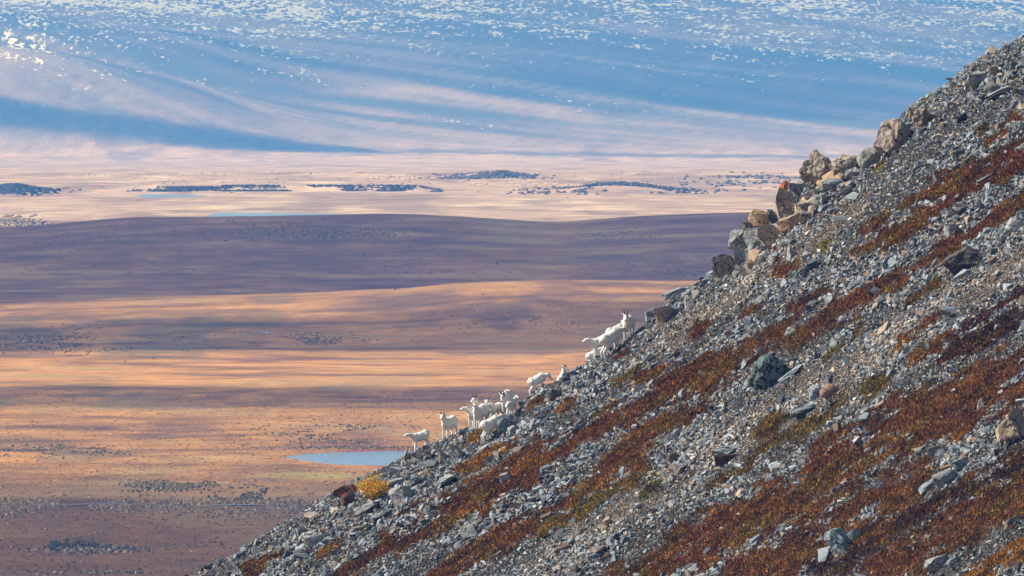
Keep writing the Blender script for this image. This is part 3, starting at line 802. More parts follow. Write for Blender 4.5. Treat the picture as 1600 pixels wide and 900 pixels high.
# px, py, width, height (photograph pixels), tilt in degrees, shape, colour, name, label
ROCKS = [
    (1279, 262, 50, 56, 14, 'crag', 'brown', 'outcrop_block', 'tall craggy brown block at the left top of the ridge outcrop'),
    (1318, 258, 48, 36, -6, 'crag', 'brown', 'outcrop_block', 'rounded dark brown block just right of the craggy outcrop top'),
    (1304, 287, 33, 20, -4, 'slab', 'bluegrey', 'rock_slab', 'flat blue grey slab with a black underside below the outcrop top'),
    (1246, 299, 34, 30, -20, 'block', 'grey', 'outcrop_block', 'grey block capping the big tan block of the outcrop'),
    (1227, 322, 38, 44, -22, 'block', 'tan', 'outcrop_block', 'largest tan block on the left face of the outcrop'),
    (1236, 348, 38, 30, 14, 'block', 'orangetan', 'outcrop_block', 'orange tan block at the foot of the largest tan block'),
    (1258, 326, 28, 26, 10, 'block', 'tan', 'outcrop_block', 'small cracked tan block in the middle of the outcrop'),
    (1270, 309, 20, 20, 25, 'block', 'brown', 'outcrop_block', 'small brown block in the dark cleft of the outcrop'),
    (1285, 312, 24, 20, 12, 'block', 'grey', 'outcrop_block', 'grey brown block resting right of the dark cleft'),
    (1262, 340, 22, 18, -15, 'block', 'brown', 'outcrop_block', 'brown chunk low on the right side of the outcrop'),
    (1188, 341, 34, 27, -14, 'block', 'orangetan', 'outcrop_block', 'sunlit orange brown block perched alone above the grey blocks'),
    (1207, 339, 13, 28, 18, 'block', 'bluegrey', 'outcrop_block', 'narrow upright grey block behind the perched orange block'),
    (1182, 372, 30, 36, 30, 'block', 'grey', 'outcrop_block', 'grey leaning block second from left in the lower outcrop'),
    (1204, 371, 32, 40, 38, 'block', 'tan', 'outcrop_block', 'long tan grey block leaning right in the lower outcrop'),
    (1153, 374, 28, 32, -8, 'block', 'grey', 'outcrop_block', 'leftmost grey block of the lower outcrop, at the skyline'),
    (1156, 402, 25, 30, 5, 'block', 'grey', 'outcrop_block', 'rounded grey block directly under the leftmost grey block'),
    (1175, 396, 18, 22, -10, 'block', 'bluegrey', 'outcrop_block', 'small grey block wedged under the leaning grey blocks'),
    (1134, 416, 30, 34, 12, 'block', 'dark', 'outcrop_block', 'dark brown block at the lower left end of the outcrop'),
    (1122, 424, 16, 20, 0, 'block', 'dark', 'outcrop_block', 'blackish small block at the very foot of the outcrop'),
    (1168, 352, 20, 13, -12, 'block', 'brown', 'outcrop_block', 'small brown rock lying below the perched orange block'),
    (1195, 400, 18, 16, 20, 'block', 'lightgrey', 'boulder', 'pale grey rock under the long leaning block'),
    (1237, 396, 19, 27, 24, 'wedge', 'grey', 'boulder', 'upright grey wedge standing in gravel below the outcrop'),
    (1211, 388, 8, 8, 0, 'block', 'orange', 'boulder', 'tiny bright orange rock in gravel below the outcrop'),
    (1226, 291, 14, 18, -20, 'round', 'orange', 'boulder', 'bright orange lichened rock on the outcrop skyline'),
    (1172, 414, 12, 18, -30, 'block', 'orangetan', 'boulder', 'small orange brown rock beside the lower outcrop foot'),
    (1274, 409, 44, 22, 26, 'slab', 'black', 'rock_slab', 'blackish blue slab jutting from the gravel below the outcrop'),
    (1357, 249, 36, 36, -20, 'round', 'yellowspot', 'boulder', 'pale grey boulder with yellow moss on the upper skyline'),
    (1398, 214, 54, 50, -30, 'crag', 'brown', 'boulder', 'big brown grey boulder on the skyline above the pale one'),
    (1437, 184, 46, 36, -32, 'crag', 'brown', 'boulder', 'brown boulder half buried in the upper skyline scree'),
    (1530, 124, 36, 26, -28, 'block', 'grey', 'boulder', 'grey boulder near the highest part of the skyline'),
    (1553, 111, 14, 18, 10, 'block', 'orangetan', 'boulder', 'small orange brown rock near the highest skyline'),
    (1560, 142, 34, 16, 25, 'slab', 'lightgrey', 'rock_slab', 'pale grey slab lying in the topmost scree'),
    (1201, 581, 62, 58, 18, 'crag', 'darkgreen', 'boulder', 'largest boulder, dark green grey, standing on the rust carpet'),
    (1234, 582, 44, 14, 36, 'slab', 'bluegrey', 'rock_slab', 'thin grey slab leaning right of the large dark green boulder'),
    (1276, 612, 26, 22, 10, 'block', 'bluegrey', 'boulder', 'bluish rock touching the round tan rock in fine gravel'),
    (1297, 611, 30, 24, 12, 'round', 'pink', 'boulder', 'round tan rock in the fine gravel right of the dark boulder'),
    (1255, 638, 50, 24, 24, 'slab', 'bluegrey', 'rock_slab', 'blue grey slab lying in gravel below the dark green boulder'),
    (1138, 700, 46, 20, 14, 'slab', 'bluegrey', 'rock_slab', 'blue grey slab capping a red brown rock in mid slope'),
    (1136, 717, 38, 16, 8, 'block', 'maroon', 'boulder', 'red brown rock under the blue grey slab in mid slope'),
    (1084, 739, 16, 12, 20, 'block', 'pink', 'boulder', 'small pink red rock in the mid slope gravel'),
    (1511, 402, 64, 38, 24, 'block', 'dark', 'boulder', 'large dark brown boulder with black underside near the right edge'),
    (1581, 664, 42, 56, -24, 'wedge', 'cream', 'boulder', 'tall cream and tan pointed boulder at the right edge'),
    (1532, 634, 12, 20, 8, 'wedge', 'redspot', 'boulder', 'small red tipped pointed rock left of the cream boulder'),
    (1500, 727, 28, 18, 4, 'block', 'teal', 'boulder', 'pale teal rock with a black shadowed underside, lower right'),
    (1480, 729, 26, 14, 20, 'slab', 'orangetan', 'rock_slab', 'tan slab tucked left of the pale teal rock'),
    (1476, 750, 34, 30, 18, 'block', 'redspot', 'boulder', 'grey rock with red lichen below the pale teal rock'),
    (1449, 757, 34, 26, 28, 'slab', 'bluegrey', 'rock_slab', 'dark blue grey slab left of the red lichened rock'),
    (1313, 845, 30, 44, 30, 'block', 'teal', 'boulder', 'blue teal boulder among the lowest rust carpet'),
    (1334, 839, 26, 22, 20, 'block', 'teal', 'boulder', 'smaller pale rock leaning on the blue teal boulder'),
    (1463, 881, 38, 24, 12, 'block', 'grey', 'boulder', 'grey boulder at the bottom edge, right of centre'),
    (1488, 879, 20, 14, 0, 'block', 'bluegrey', 'boulder', 'dark blue rock right beside the bottom edge grey boulder'),
    (1362, 448, 17, 25, 16, 'block', 'orangetan', 'boulder', 'small upright tan block beside the long rust strip'),
    (1318, 498, 14, 10, 0, 'round', 'lightgrey', 'boulder', 'small pale rock just above the long rust strip'),
    (1235, 518, 24, 15, 14, 'wedge', 'lightgrey', 'boulder', 'pale pointed rock on the upper edge of the rust strip'),
    (1586, 352, 32, 26, 22, 'block', 'lightgrey', 'boulder', 'pale grey boulder at the right edge by the rust strip'),
    (1488, 360, 22, 22, 10, 'block', 'lightgrey', 'boulder', 'pale grey boulder above the large dark brown boulder'),
    (1545, 275, 40, 12, 28, 'slab', 'bluegrey', 'rock_slab', 'long blue grey slab among red mats at the upper right'),
    (1590, 200, 24, 22, 20, 'block', 'lightgrey', 'boulder', 'pale grey block at the right edge in the upper scree'),
    (1037, 492, 28, 28, 10, 'block', 'tan', 'boulder', 'tan grey boulder on the skyline above the upper sheep'),
    (1057, 453, 42, 24, 24, 'slab', 'bluegrey', 'rock_slab', 'thick grey slab jutting out of the middle skyline'),
    (1019, 492, 24, 18, 18, 'block', 'bluegrey', 'boulder', 'grey rock hiding a sheep whose horns show above it'),
    (1076, 471, 18, 22, 20, 'wedge', 'grey', 'boulder', 'small grey wedge right below the jutting slab'),
    (1057, 483, 24, 11, -6, 'slab', 'bluegrey', 'rock_slab', 'small flat dark slab right of the tan skyline boulder'),
    (618, 752, 30, 15, 14, 'slab', 'lightgrey', 'rock_slab', 'pale flat slab right beside the yellow bush'),
    (628, 772, 32, 30, 26, 'block', 'grey', 'boulder', 'grey boulder below the pale slab by the yellow bush'),
    (572, 791, 34, 26, 30, 'slab', 'grey', 'rock_slab', 'ribbed grey slab directly below the yellow bush'),
    (597, 802, 30, 18, 30, 'slab', 'lightgrey', 'rock_slab', 'smooth pale slab right of the ribbed slab'),
    (609, 768, 24, 12, 40, 'slab', 'bluegrey', 'rock_slab', 'narrow blue grey slab leaning towards the yellow bush'),
    (651, 748, 18, 20, 30, 'wedge', 'bluegrey', 'boulder', 'pointed blue grey rock upslope of the pale slab'),
    (665, 742, 20, 16, 18, 'block', 'tan', 'boulder', 'tan rock between pointed rock and large pale slab'),
    (695, 748, 34, 24, 34, 'slab', 'lightgrey', 'rock_slab', 'large pale slab on the slope under the leftmost sheep'),
    (543, 781, 20, 22, 10, 'round', 'maroon', 'boulder', 'dark maroon rock left of the yellow bush'),
    (490, 844, 26, 20, 12, 'block', 'lightgrey', 'boulder', 'pale block low on the scree near the bottom left'),
    (451, 857, 16, 18, 30, 'wedge', 'bluegrey', 'boulder', 'pointed grey rock nearest the lower end of the scree'),
    (733, 830, 26, 20, 24, 'block', 'grey', 'boulder', 'grey boulder in the rust carpet near the bottom'),
    (791, 747, 18, 18, 16, 'block', 'lightgrey', 'boulder', 'pale rock lying on the rust carpet in mid slope'),
    (853, 731, 20, 18, 34, 'slab', 'bluegrey', 'rock_slab', 'leaning blue grey slab right of the pale carpet rock'),
    (689, 710, 11, 24, 20, 'wedge', 'tan', 'boulder', 'narrow upright tan rock under the second sheep'),
    (713, 709, 20, 28, 24, 'block', 'grey', 'boulder', 'upright grey rock below the group of sheep'),
    (793, 664, 34, 24, 14, 'block', 'bluegrey', 'boulder', 'dark grey rock in front of the climbing sheep'),
    (802, 672, 16, 14, 20, 'block', 'lightgrey', 'boulder', 'pale rock at the foot of the dark sheep rock'),
    (868, 618, 22, 20, 10, 'block', 'dark', 'boulder', 'blackish rock on the skyline below the grazing sheep'),
    (890, 585, 24, 14, 18, 'slab', 'bluegrey', 'rock_slab', 'dark slab on the skyline in front of the resting sheep'),
    (905, 665, 30, 12, 30, 'slab', 'bluegrey', 'rock_slab', 'flat blue slab in stones above the rust carpet'),
]
for k, (px, py, w, h, tilt, shp, colr, nm, lab) in enumerate(ROCKS):
    hp = hill_hit(px, py + h * .42)
    Y = hp[1]
    sc = Y / F
    dep = .5 * (w + h) * sc * (1.25 if shp == 'slab' else .95)
    c = at_depth(np.array(px), np.array(py + h * (.12 if shp == 'slab' else .05)), np.array(Y + dep * .18))
    me = rock_mesh(300 + k, shp, 4 if max(w, h) > 40 else 3)
    me.materials.append(MATS[colr])
    o = link(nm, me)
    t = math.radians(tilt)
    rot = Matrix.Rotation(-t, 4, 'Y') @ Matrix.Rotation(random.uniform(-.25, .05), 4, 'X') @ Matrix.Rotation(random.uniform(-.3, .3), 4, 'Z')
    # the size given is that of the outline; undo what the tilt adds to it
    ww = w * sc * 1.12; hh = h * sc * 1.14
    if shp == 'slab': ww, hh = ww * 1.05, max(hh - abs(math.sin(t)) * ww * .75, .45 * hh)
    o.matrix_world = Matrix.Translation(c.tolist()) @ rot @ Matrix.Diagonal((ww, dep, hh, 1))
    tag(o, lab, 'rock', 'blocks of the ridge outcrop' if nm == 'outcrop_block' else 'boulders on the scree slope')

# ------------------------------------------------------------------ bushes
def leaf_mat(name, rough=.7):
    m = N(name, rough)
    m.base(m.attr())
    m.b.inputs['Subsurface Weight'].default_value = 0.0
    return m.m
MAT_LEAF = leaf_mat('bush_leaf')
m = N('twig_bark', .9); m.base(m.mix(m.noise(20), (.10, .07, .045), (.17, .13, .09))); MAT_TWIG = m.m

def bush(name, label, cat, base, width, height, nleaf, leaf, pal, nstem=14, group=None, lean=0.0, depth=None):
    depth = depth or width
    root = bpy.data.objects.new(name, None); COL.objects.link(root)
    root.location = base.tolist() if hasattr(base, 'tolist') else base
    tag(root, label, cat, group)
    tips, V, Fc = [], [], []
    for k in range(nstem):
        a_ = random.uniform(0, 2 * math.pi); rr_ = math.sqrt(random.random())
        tip = Vector((math.cos(a_) * rr_ * width * .46 + lean * height, math.sin(a_) * rr_ * depth * .46, height * random.uniform(.55, 1.0) * (1 - .45 * rr_)))
        b0 = Vector((random.uniform(-.12, .12) * width, random.uniform(-.12, .12) * depth, -.08))
        mid_ = b0.lerp(tip, .5) + Vector((0, 0, .08 * height))
        tips.append((b0, mid_, tip))
        rads = (.022, .014, .005)
        st = len(V)
        for p_, r_ in zip((b0, mid_, tip), rads):
            for q in range(4): V.append((p_.x + r_ * math.cos(q * 1.57), p_.y + r_ * math.sin(q * 1.57), p_.z))
        for s_ in range(2):
            for q in range(4):
                Fc.append([st + s_ * 4 + q, st + s_ * 4 + (q + 1) % 4, st + s_ * 4 + 4 + (q + 1) % 4, st + s_ * 4 + 4 + q])
    link('stem', np_mesh('stem', np.array(V), np.array(Fc), 4), MAT_TWIG, root)
    LV, LC = [], []
    for k in range(nleaf):
        b0, mid_, tip = random.choice(tips)
        t = random.uniform(.25, 1.08)
        p_ = (b0.lerp(mid_, t * 2) if t < .5 else mid_.lerp(tip, t * 2 - 1)) + Vector((random.gauss(0, .06), random.gauss(0, .06), random.gauss(0, .05))) * max(width, .6)
        p_.z = max(p_.z, .02)
        R = Euler((random.uniform(0, 6.3), random.uniform(0, 6.3), random.uniform(0, 6.3))).to_matrix()
        s_ = leaf * random.uniform(.6, 1.3)
        for q in ((-.5, 0, 0), (0, -.28, .05), (.5, 0, 0), (0, .28, .05)): LV.append(p_ + R @ (Vector(q) * s_))
        cc = np.array(random.choice(pal)) * random.uniform(.7, 1.25)
        LC += [cc] * 4
    LV = np.array([v[:] for v in LV])
    link('foliage', np_mesh('foliage', LV, np.arange(len(LV)), 4, np.array(LC)), MAT_LEAF, root)
    return root
YEL = [(.80, .48, .02), (.74, .40, .015), (.84, .58, .06), (.62, .46, .08), (.66, .30, .015)]
b0 = hill_hit(584, 783)
bush('willow_bush', 'bright yellow autumn bush low on the scree slope', 'bush', b0, 1.8, 1.6, 2300, .10, YEL, 40)
b0 = hill_hit(566, 764)
bush('willow_bush', 'pale grey green bush just upslope and left of the yellow bush', 'bush', b0, .9, .8, 300, .075, [(.42, .38, .16), (.35, .34, .18), (.48, .40, .12)], 14)
b0 = hill_hit(505, 836)
bush('willow_bush', 'small faded yellow pink bush on the lowest scree', 'bush', b0, .5, .7, 200, .06, [(.48, .33, .14), (.45, .22, .12), (.52, .40, .18)], 10)
b0 = hill_hit(545, 778)
bush('juniper_bush', 'tiny dark teal bush left of the yellow bush', 'bush', b0, .45, .45, 180, .05, [(.05, .10, .08), (.08, .14, .11)], 8)
gb = ground_hit(87, 857)
bush('willow_bush', 'round green bush at the left end of the shrubby mound', 'bush', gb, 2.6, 2.6, 420, .34, [(.11, .24, .13), (.14, .28, .16), (.08, .18, .10)], 12)
for k, (px, py, w, h, pal, lab) in enumerate([
    (104, 857, 4.2, 1.9, [(.13, .13, .06), (.17, .15, .07)], 'dark olive bush beside the round green one on the mound'),
    (120, 856, 4.6, 2.2, [(.14, .13, .05), (.20, .16, .07)], 'widest olive bush in the middle of the mound'),
    (134, 858, 4.0, 1.8, [(.24, .19, .10), (.17, .14, .07)], 'tan olive bush right of the middle of the mound'),
    (147, 858, 3.4, 1.7, [(.30, .25, .16), (.22, .18, .12)], 'pale tan bush near the right end of the mound'),
    (162, 860, 3.0, 1.1, [(.16, .14, .09), (.25, .21, .15)], 'low dark bush at the right end of the mound'),
    (74, 860, 3.2, 1.2, [(.12, .11, .07), (.17, .14, .09)], 'low dark bush at the left foot of the mound')]):
    gb = ground_hit(px, py)
    pal = [tuple(min(1, q * 1.7) for q in c_) for c_ in pal]
    bush('willow_bush', lab, 'bush', gb, w, h, 380, .34, pal, 12, 'bushes on the shrubby mound')

# ------------------------------------------------------------------ tussocks and shrubs of the plain (beyond counting)
TUS = []   # x, y, width, height, colour
def scatter_px(n, x0, x1, y0, y1, w, h, pal, clump=None):
    px = rng.uniform(x0, x1, n) if x1 - x0 > 500 else rng.normal((x0 + x1) / 2, (x1 - x0) / 3.6, n)
    py = rng.uniform(y0, y1, n) if y1 - y0 > 60 else rng.normal((y0 + y1) / 2, (y1 - y0) / 3.4, n)
    if clump is not None:
        kp_ = fbm(px / clump[0], py / clump[1], 501, 3) > clump[2]
        px, py = px[kp_], py[kp_]
    D = np.array(103 * F / (py - 60))
    x = (px - 800) * D / F
    pal = np.array(pal)
    return [x, D, rng.uniform(.6, 1.4, len(x)) * w, rng.uniform(.6, 1.4, len(x)) * h, pal[rng.integers(0, len(pal), len(x))] * rng.uniform(.7, 1.3, (len(x), 1))]
MIDS = [(.19, .135, .080), (.23, .175, .085), (.16, .115, .075)]
DKS = [(.055, .06, .05), (.075, .07, .05), (.05, .045, .045)]
OLS = [(.16, .135, .06), (.20, .15, .07), (.13, .10, .05)]
PAL_W = [(.38, .29, .18), (.32, .24, .15), (.44, .34, .21), (.24, .17, .11)]
GLD = [(.40, .21, .09), (.34, .16, .07), (.28, .13, .07), (.20, .10, .06), (.46, .27, .12)]
BRN = [(.21, .11, .055), (.25, .135, .065), (.30, .18, .08), (.17, .09, .05)]
T = []
T.append(scatter_px(6500, -60, 900, 610, 760, 1.2, .13, GLD))
T.append(scatter_px(1800, -60, 800, 755, 915, 1.0, .18, BRN))
T.append(scatter_px(2000, -60, 800, 770, 915, .9, .25, OLS + PAL_W + BRN, (70, 6, .54)))
T.append(scatter_px(2600, -60, 720, 782, 802, .9, .32, PAL_W, (40, 9, .42)))
T.append(scatter_px(900, -60, 720, 800, 814, .9, .28, PAL_W, (40, 9, .48)))
T.append(scatter_px(300, 60, 230, 858, 868, 1.2, .4, PAL_W + OLS))
T.append(scatter_px(90, 70, 330, 893, 899, 1.0, .35, PAL_W + OLS, (30, 9, .5)))
T.append(scatter_px(500, 440, 640, 700.5, 703.5, .8, .28, MIDS))
T.append(scatter_px(320, 370, 480, 690, 701, 0.56, 0.20, MIDS + BRN, (30, 4, .45)))
T.append(scatter_px(900, -30, 170, 697, 712, 1.12, 0.29, OLS, (40, 4, .5)))
T.append(scatter_px(700, 420, 640, 660, 690, 1.12, 0.29, OLS, (40, 5, .55)))
T.append(scatter_px(700, 190, 340, 754, 768, 1.12, 0.38, OLS, (40, 5, .48)))
T.append(scatter_px(300, 340, 420, 762, 785, 1.12, 0.38, OLS + [(.10, .16, .10)], (30, 5, .5)))
T.append(scatter_px(1408, -60, 280, 522, 552, 1.05, 0.33, OLS + MIDS, (60, 6, .47)))
T.append(scatter_px(576, 370, 560, 528, 538, 0.98, 0.35, MIDS, (50, 4, .47)))
T.append(scatter_px(576, 690, 960, 503, 530, 0.91, 0.28, MIDS + BRN, (60, 4, .54)))
T.append(scatter_px(960, 560, 900, 452, 478, 1.05, 0.30, OLS + MIDS, (60, 6, .5)))
T.append(scatter_px(448, 250, 480, 458, 470, 1.05, 0.30, MIDS + OLS, (60, 4, .52)))
for t in T: TUS.append(t)
def scatter_D(n, x0, x1, D0, D1, w, h, pal, clump=None):
    px = rng.uniform(x0, x1, n) if x1 - x0 > 300 else rng.normal((x0 + x1) / 2, (x1 - x0) / 3.6, n)
    D = rng.uniform(D0, D1, n) if D0 == 5150 else rng.normal((D0 + D1) / 2, (D1 - D0) / 3.6, n)
    x = (px - 800) * D / F
    if clump is not None:
        kp_ = fbm(x / clump[0], D / clump[1], 511, 3) > clump[2]
        x, D = x[kp_], D[kp_]
    pal = np.array(pal)
    return [x, D, rng.uniform(.6, 1.4, len(x)) * w, rng.uniform(.6, 1.4, len(x)) * h, pal[rng.integers(0, len(pal), len(x))] * rng.uniform(.7, 1.3, (len(x), 1))]
TUS.append(scatter_D(1500, 345, 690, 5150, 5190, 2.6, .9, DKS, (30, 30, .40)))
TUS.append(scatter_D(800, 238, 340, 5150, 5195, 3.60, 0.99, DKS, (20, 20, .42)))
TUS.append(scatter_D(1100, 860, 1080, 5080, 5220, 3.60, 1.17, DKS + OLS, (40, 40, .44)))
TUS.append(scatter_D(800, -60, 75, 5080, 5230, 3.60, 1.17, DKS, (30, 30, .4)))
TUS.append(scatter_D(900, 690, 830, 5600, 5760, 3.60, 0.99, DKS + OLS, (40, 40, .46)))
TUS.append(scatter_D(300, 1080, 1260, 5300, 5900, 3.60, 0.99, DKS + OLS, (60, 40, .55)))
TUS.append(scatter_D(1800, 100, 1250, 5230, 6100, 2.6, .5, PAL_W, (90, 60, .58)))
TUS.append(scatter_D(864, 380, 640, 3380, 3520, 1.20, 0.49, MIDS + OLS, (40, 40, .52)))
TUS.append(scatter_D(1248, -40, 420, 3250, 3560, 1.20, 0.35, OLS + MIDS, (60, 40, .52)))
TUS.append(scatter_D(1248, 560, 1120, 3150, 3330, 1.20, 0.41, MIDS, (70, 30, .54)))
TUS.append(scatter_D(480, 900, 1020, 3420, 3480, 1.20, 0.41, MIDS, (40, 30, .5)))
TUS.append(scatter_D(1400, -60, 60, 4180, 4420, 3.00, 0.81, OLS + PAL_W, (40, 40, .4)))
X, Y, Wd, Ht = [np.concatenate([t[k] for t in TUS]) for k in range(4)]
Cc = np.concatenate([t[4] for t in TUS])
ok = np.ones(len(X), bool)
for nm, P, zw in lake_polys: ok &= poly_sd(X, Y, P) < -1.0
X, Y, Wd, Ht, Cc = X[ok], Y[ok], Wd[ok], Ht[ok], Cc[ok]
Z = terrain(X, Y)
n = len(X)
base_ang = np.arange(6) * np.pi / 3
V = np.zeros((n, 10, 3))
ang = base_ang[None] + rng.uniform(0, 6.3, (n, 1))
rj = rng.uniform(.75, 1.15, (n, 6)) * .5
V[:, :6, 0] = X[:, None] + np.cos(ang) * rj * Wd[:, None]
V[:, :6, 1] = Y[:, None] + np.sin(ang) * rj * Wd[:, None]
V[:, :6, 2] = Z[:, None] - .15
a2 = (np.arange(3) * 2.094)[None] + rng.uniform(0, 6.3, (n, 1))
V[:, 6:9, 0] = X[:, None] + np.cos(a2) * .30 * Wd[:, None]
V[:, 6:9, 1] = Y[:, None] + np.sin(a2) * .30 * Wd[:, None]
V[:, 6:9, 2] = Z[:, None] + Ht[:, None] * rng.uniform(.55, .9, (n, 3))
V[:, 9] = np.stack([X + rng.normal(0, .12, n) * Wd, Y, Z + Ht], -1)
# skirt: hexagon to triangle, then a cap
off0 = (a2[:, :1] - ang[:, :1])
tri = np.array([[0, 1, 6], [1, 2, 7], [2, 3, 7], [3, 4, 8], [4, 5, 8], [5, 0, 6], [1, 7, 6], [3, 8, 7], [5, 6, 8], [6, 7, 9], [7, 8, 9], [8, 6, 9]])
a2r = ang[:, :1] + np.pi / 6 + (np.arange(3) * 2.094)[None]
V[:, 6:9, 0] = X[:, None] + np.cos(a2r) * .30 * Wd[:, None]
V[:, 6:9, 1] = Y[:, None] + np.sin(a2r) * .30 * Wd[:, None]
Fc = (tri[None] + (np.arange(n) * 10)[:, None, None]).reshape(-1, 3)
m = N('tussock', .95)
m.base(m.mix(.6, m.attr(), m.ramp(m.noise(1.5, 4), [(.3, .6), (.7, 1.4)]), 'MULTIPLY'))
tus = link('tundra_tussocks', np_mesh('tundra_tussocks', V.reshape(-1, 3), Fc, 3, np.repeat(Cc, 10, 0)), m.m)
tag(tus, 'golden grass tussocks and low willow scrub scattered over the plain', 'scrub', kind='stuff')

# ------------------------------------------------------------------ sheep
m = N('white_wool', .9)
wn = m.noise(7.0, 5, .7)
sepz = m.add('ShaderNodeSeparateXYZ'); m.ln(m.tc.outputs['Object'], sepz.inputs[0])
m.base(m.mix(m.ramp(m.noise(2.2, 3), [(.44, 0.0), (.70, .8)]), (.83, .81, .76), (.56, .49, .395)))
m.bump(wn, .9, .06)
MAT_WOOL = m.m
m = N('horn', .5); m.base(m.mix(m.noise(30), (.035, .022, .014), (.10, .062, .035))); MAT_HORN = m.m
m = N('hoof', .6); m.base(m.mix(m.noise(20), (.03, .026, .024), (.07, .055, .045))); MAT_HOOF = m.m
m = N('eye', .15); m.base(m.mix(m.noise(40), (.012, .010, .008), (.03, .02, .01))); MAT_EYE = m.m
m = N('muzzle_skin', .5); m.base(m.mix(m.noise(40), (.05, .05, .055), (.13, .12, .12))); MAT_NOSE = m.m

def capsule(bm, p0, r0, p1, r1, seg=10, squash=None):
    p0, p1 = Vector(p0), Vector(p1)
    ax = p1 - p0; L = ax.length
    q = (ax / L if L > 1e-6 else Vector((0, 0, 1))).to_track_quat('Z', 'Y').to_matrix()
    rings = []
    for k in range(1, 4): rings.append((-r0 * math.cos(k * math.pi / 6), r0 * math.sin(k * math.pi / 6)))
    for k in range(0, 3): rings.append((L + r1 * math.sin(k * math.pi / 6), r1 * math.cos(k * math.pi / 6)))
    vs = []
    for zz, rr_ in rings:
        row = []
        for s in range(seg):
            a_ = 2 * math.pi * s / seg
            row.append(bm.verts.new(p0 + q @ Vector((rr_ * math.cos(a_), rr_ * math.sin(a_), zz))))
        vs.append(row)
    bot = bm.verts.new(p0 + q @ Vector((0, 0, -r0))); top = bm.verts.new(p0 + q @ Vector((0, 0, L + r1)))
    for i in range(len(vs) - 1):
        for s in range(seg): bm.faces.new((vs[i][s], vs[i][(s + 1) % seg], vs[i + 1][(s + 1) % seg], vs[i + 1][s]))
    for s in range(seg):
        bm.faces.new((bot, vs[0][(s + 1) % seg], vs[0][s])); bm.faces.new((top, vs[-1][s], vs[-1][(s + 1) % seg]))

def ellipsoid(bm, c, r_, rot):
    res = bmesh.ops.create_icosphere(bm, subdivisions=3, radius=1.0)
    for v in res['verts']: v.co = Vector(c) + rot @ Vector((v.co.x * r_[0], v.co.y * r_[1], v.co.z * r_[2]))

def tube_mesh(name, pts, rads, seg=8):
    V, Fc = [], []
    for i, p_ in enumerate(pts):
        t = (pts[min(i + 1, len(pts) - 1)] - pts[max(i - 1, 0)]).normalized()
        q = t.to_track_quat('Z', 'Y').to_matrix()
        for s in range(seg): V.append((p_ + q @ Vector((rads[i] * math.cos(2 * math.pi * s / seg), rads[i] * math.sin(2 * math.pi * s / seg), 0)))[:])
    for i in range(len(pts) - 1):
        for s in range(seg): Fc.append([i * seg + s, i * seg + (s + 1) % seg, (i + 1) * seg + (s + 1) % seg, (i + 1) * seg + s])
    return np_mesh(name, np.array(V), np.array(Fc), 4, None, True)

def ball_mesh(name, c, r_):
    bm = bmesh.new(); bmesh.ops.create_icosphere(bm, subdivisions=2, radius=1.0)
    for v in bm.verts: v.co = Vector(c) + Vector((v.co.x * r_[0], v.co.y * r_[1], v.co.z * r_[2]))
    me = bpy.data.meshes.new(name); bm.to_mesh(me); bm.free()
    for p_ in me.polygons: p_.use_smooth = True
    return me

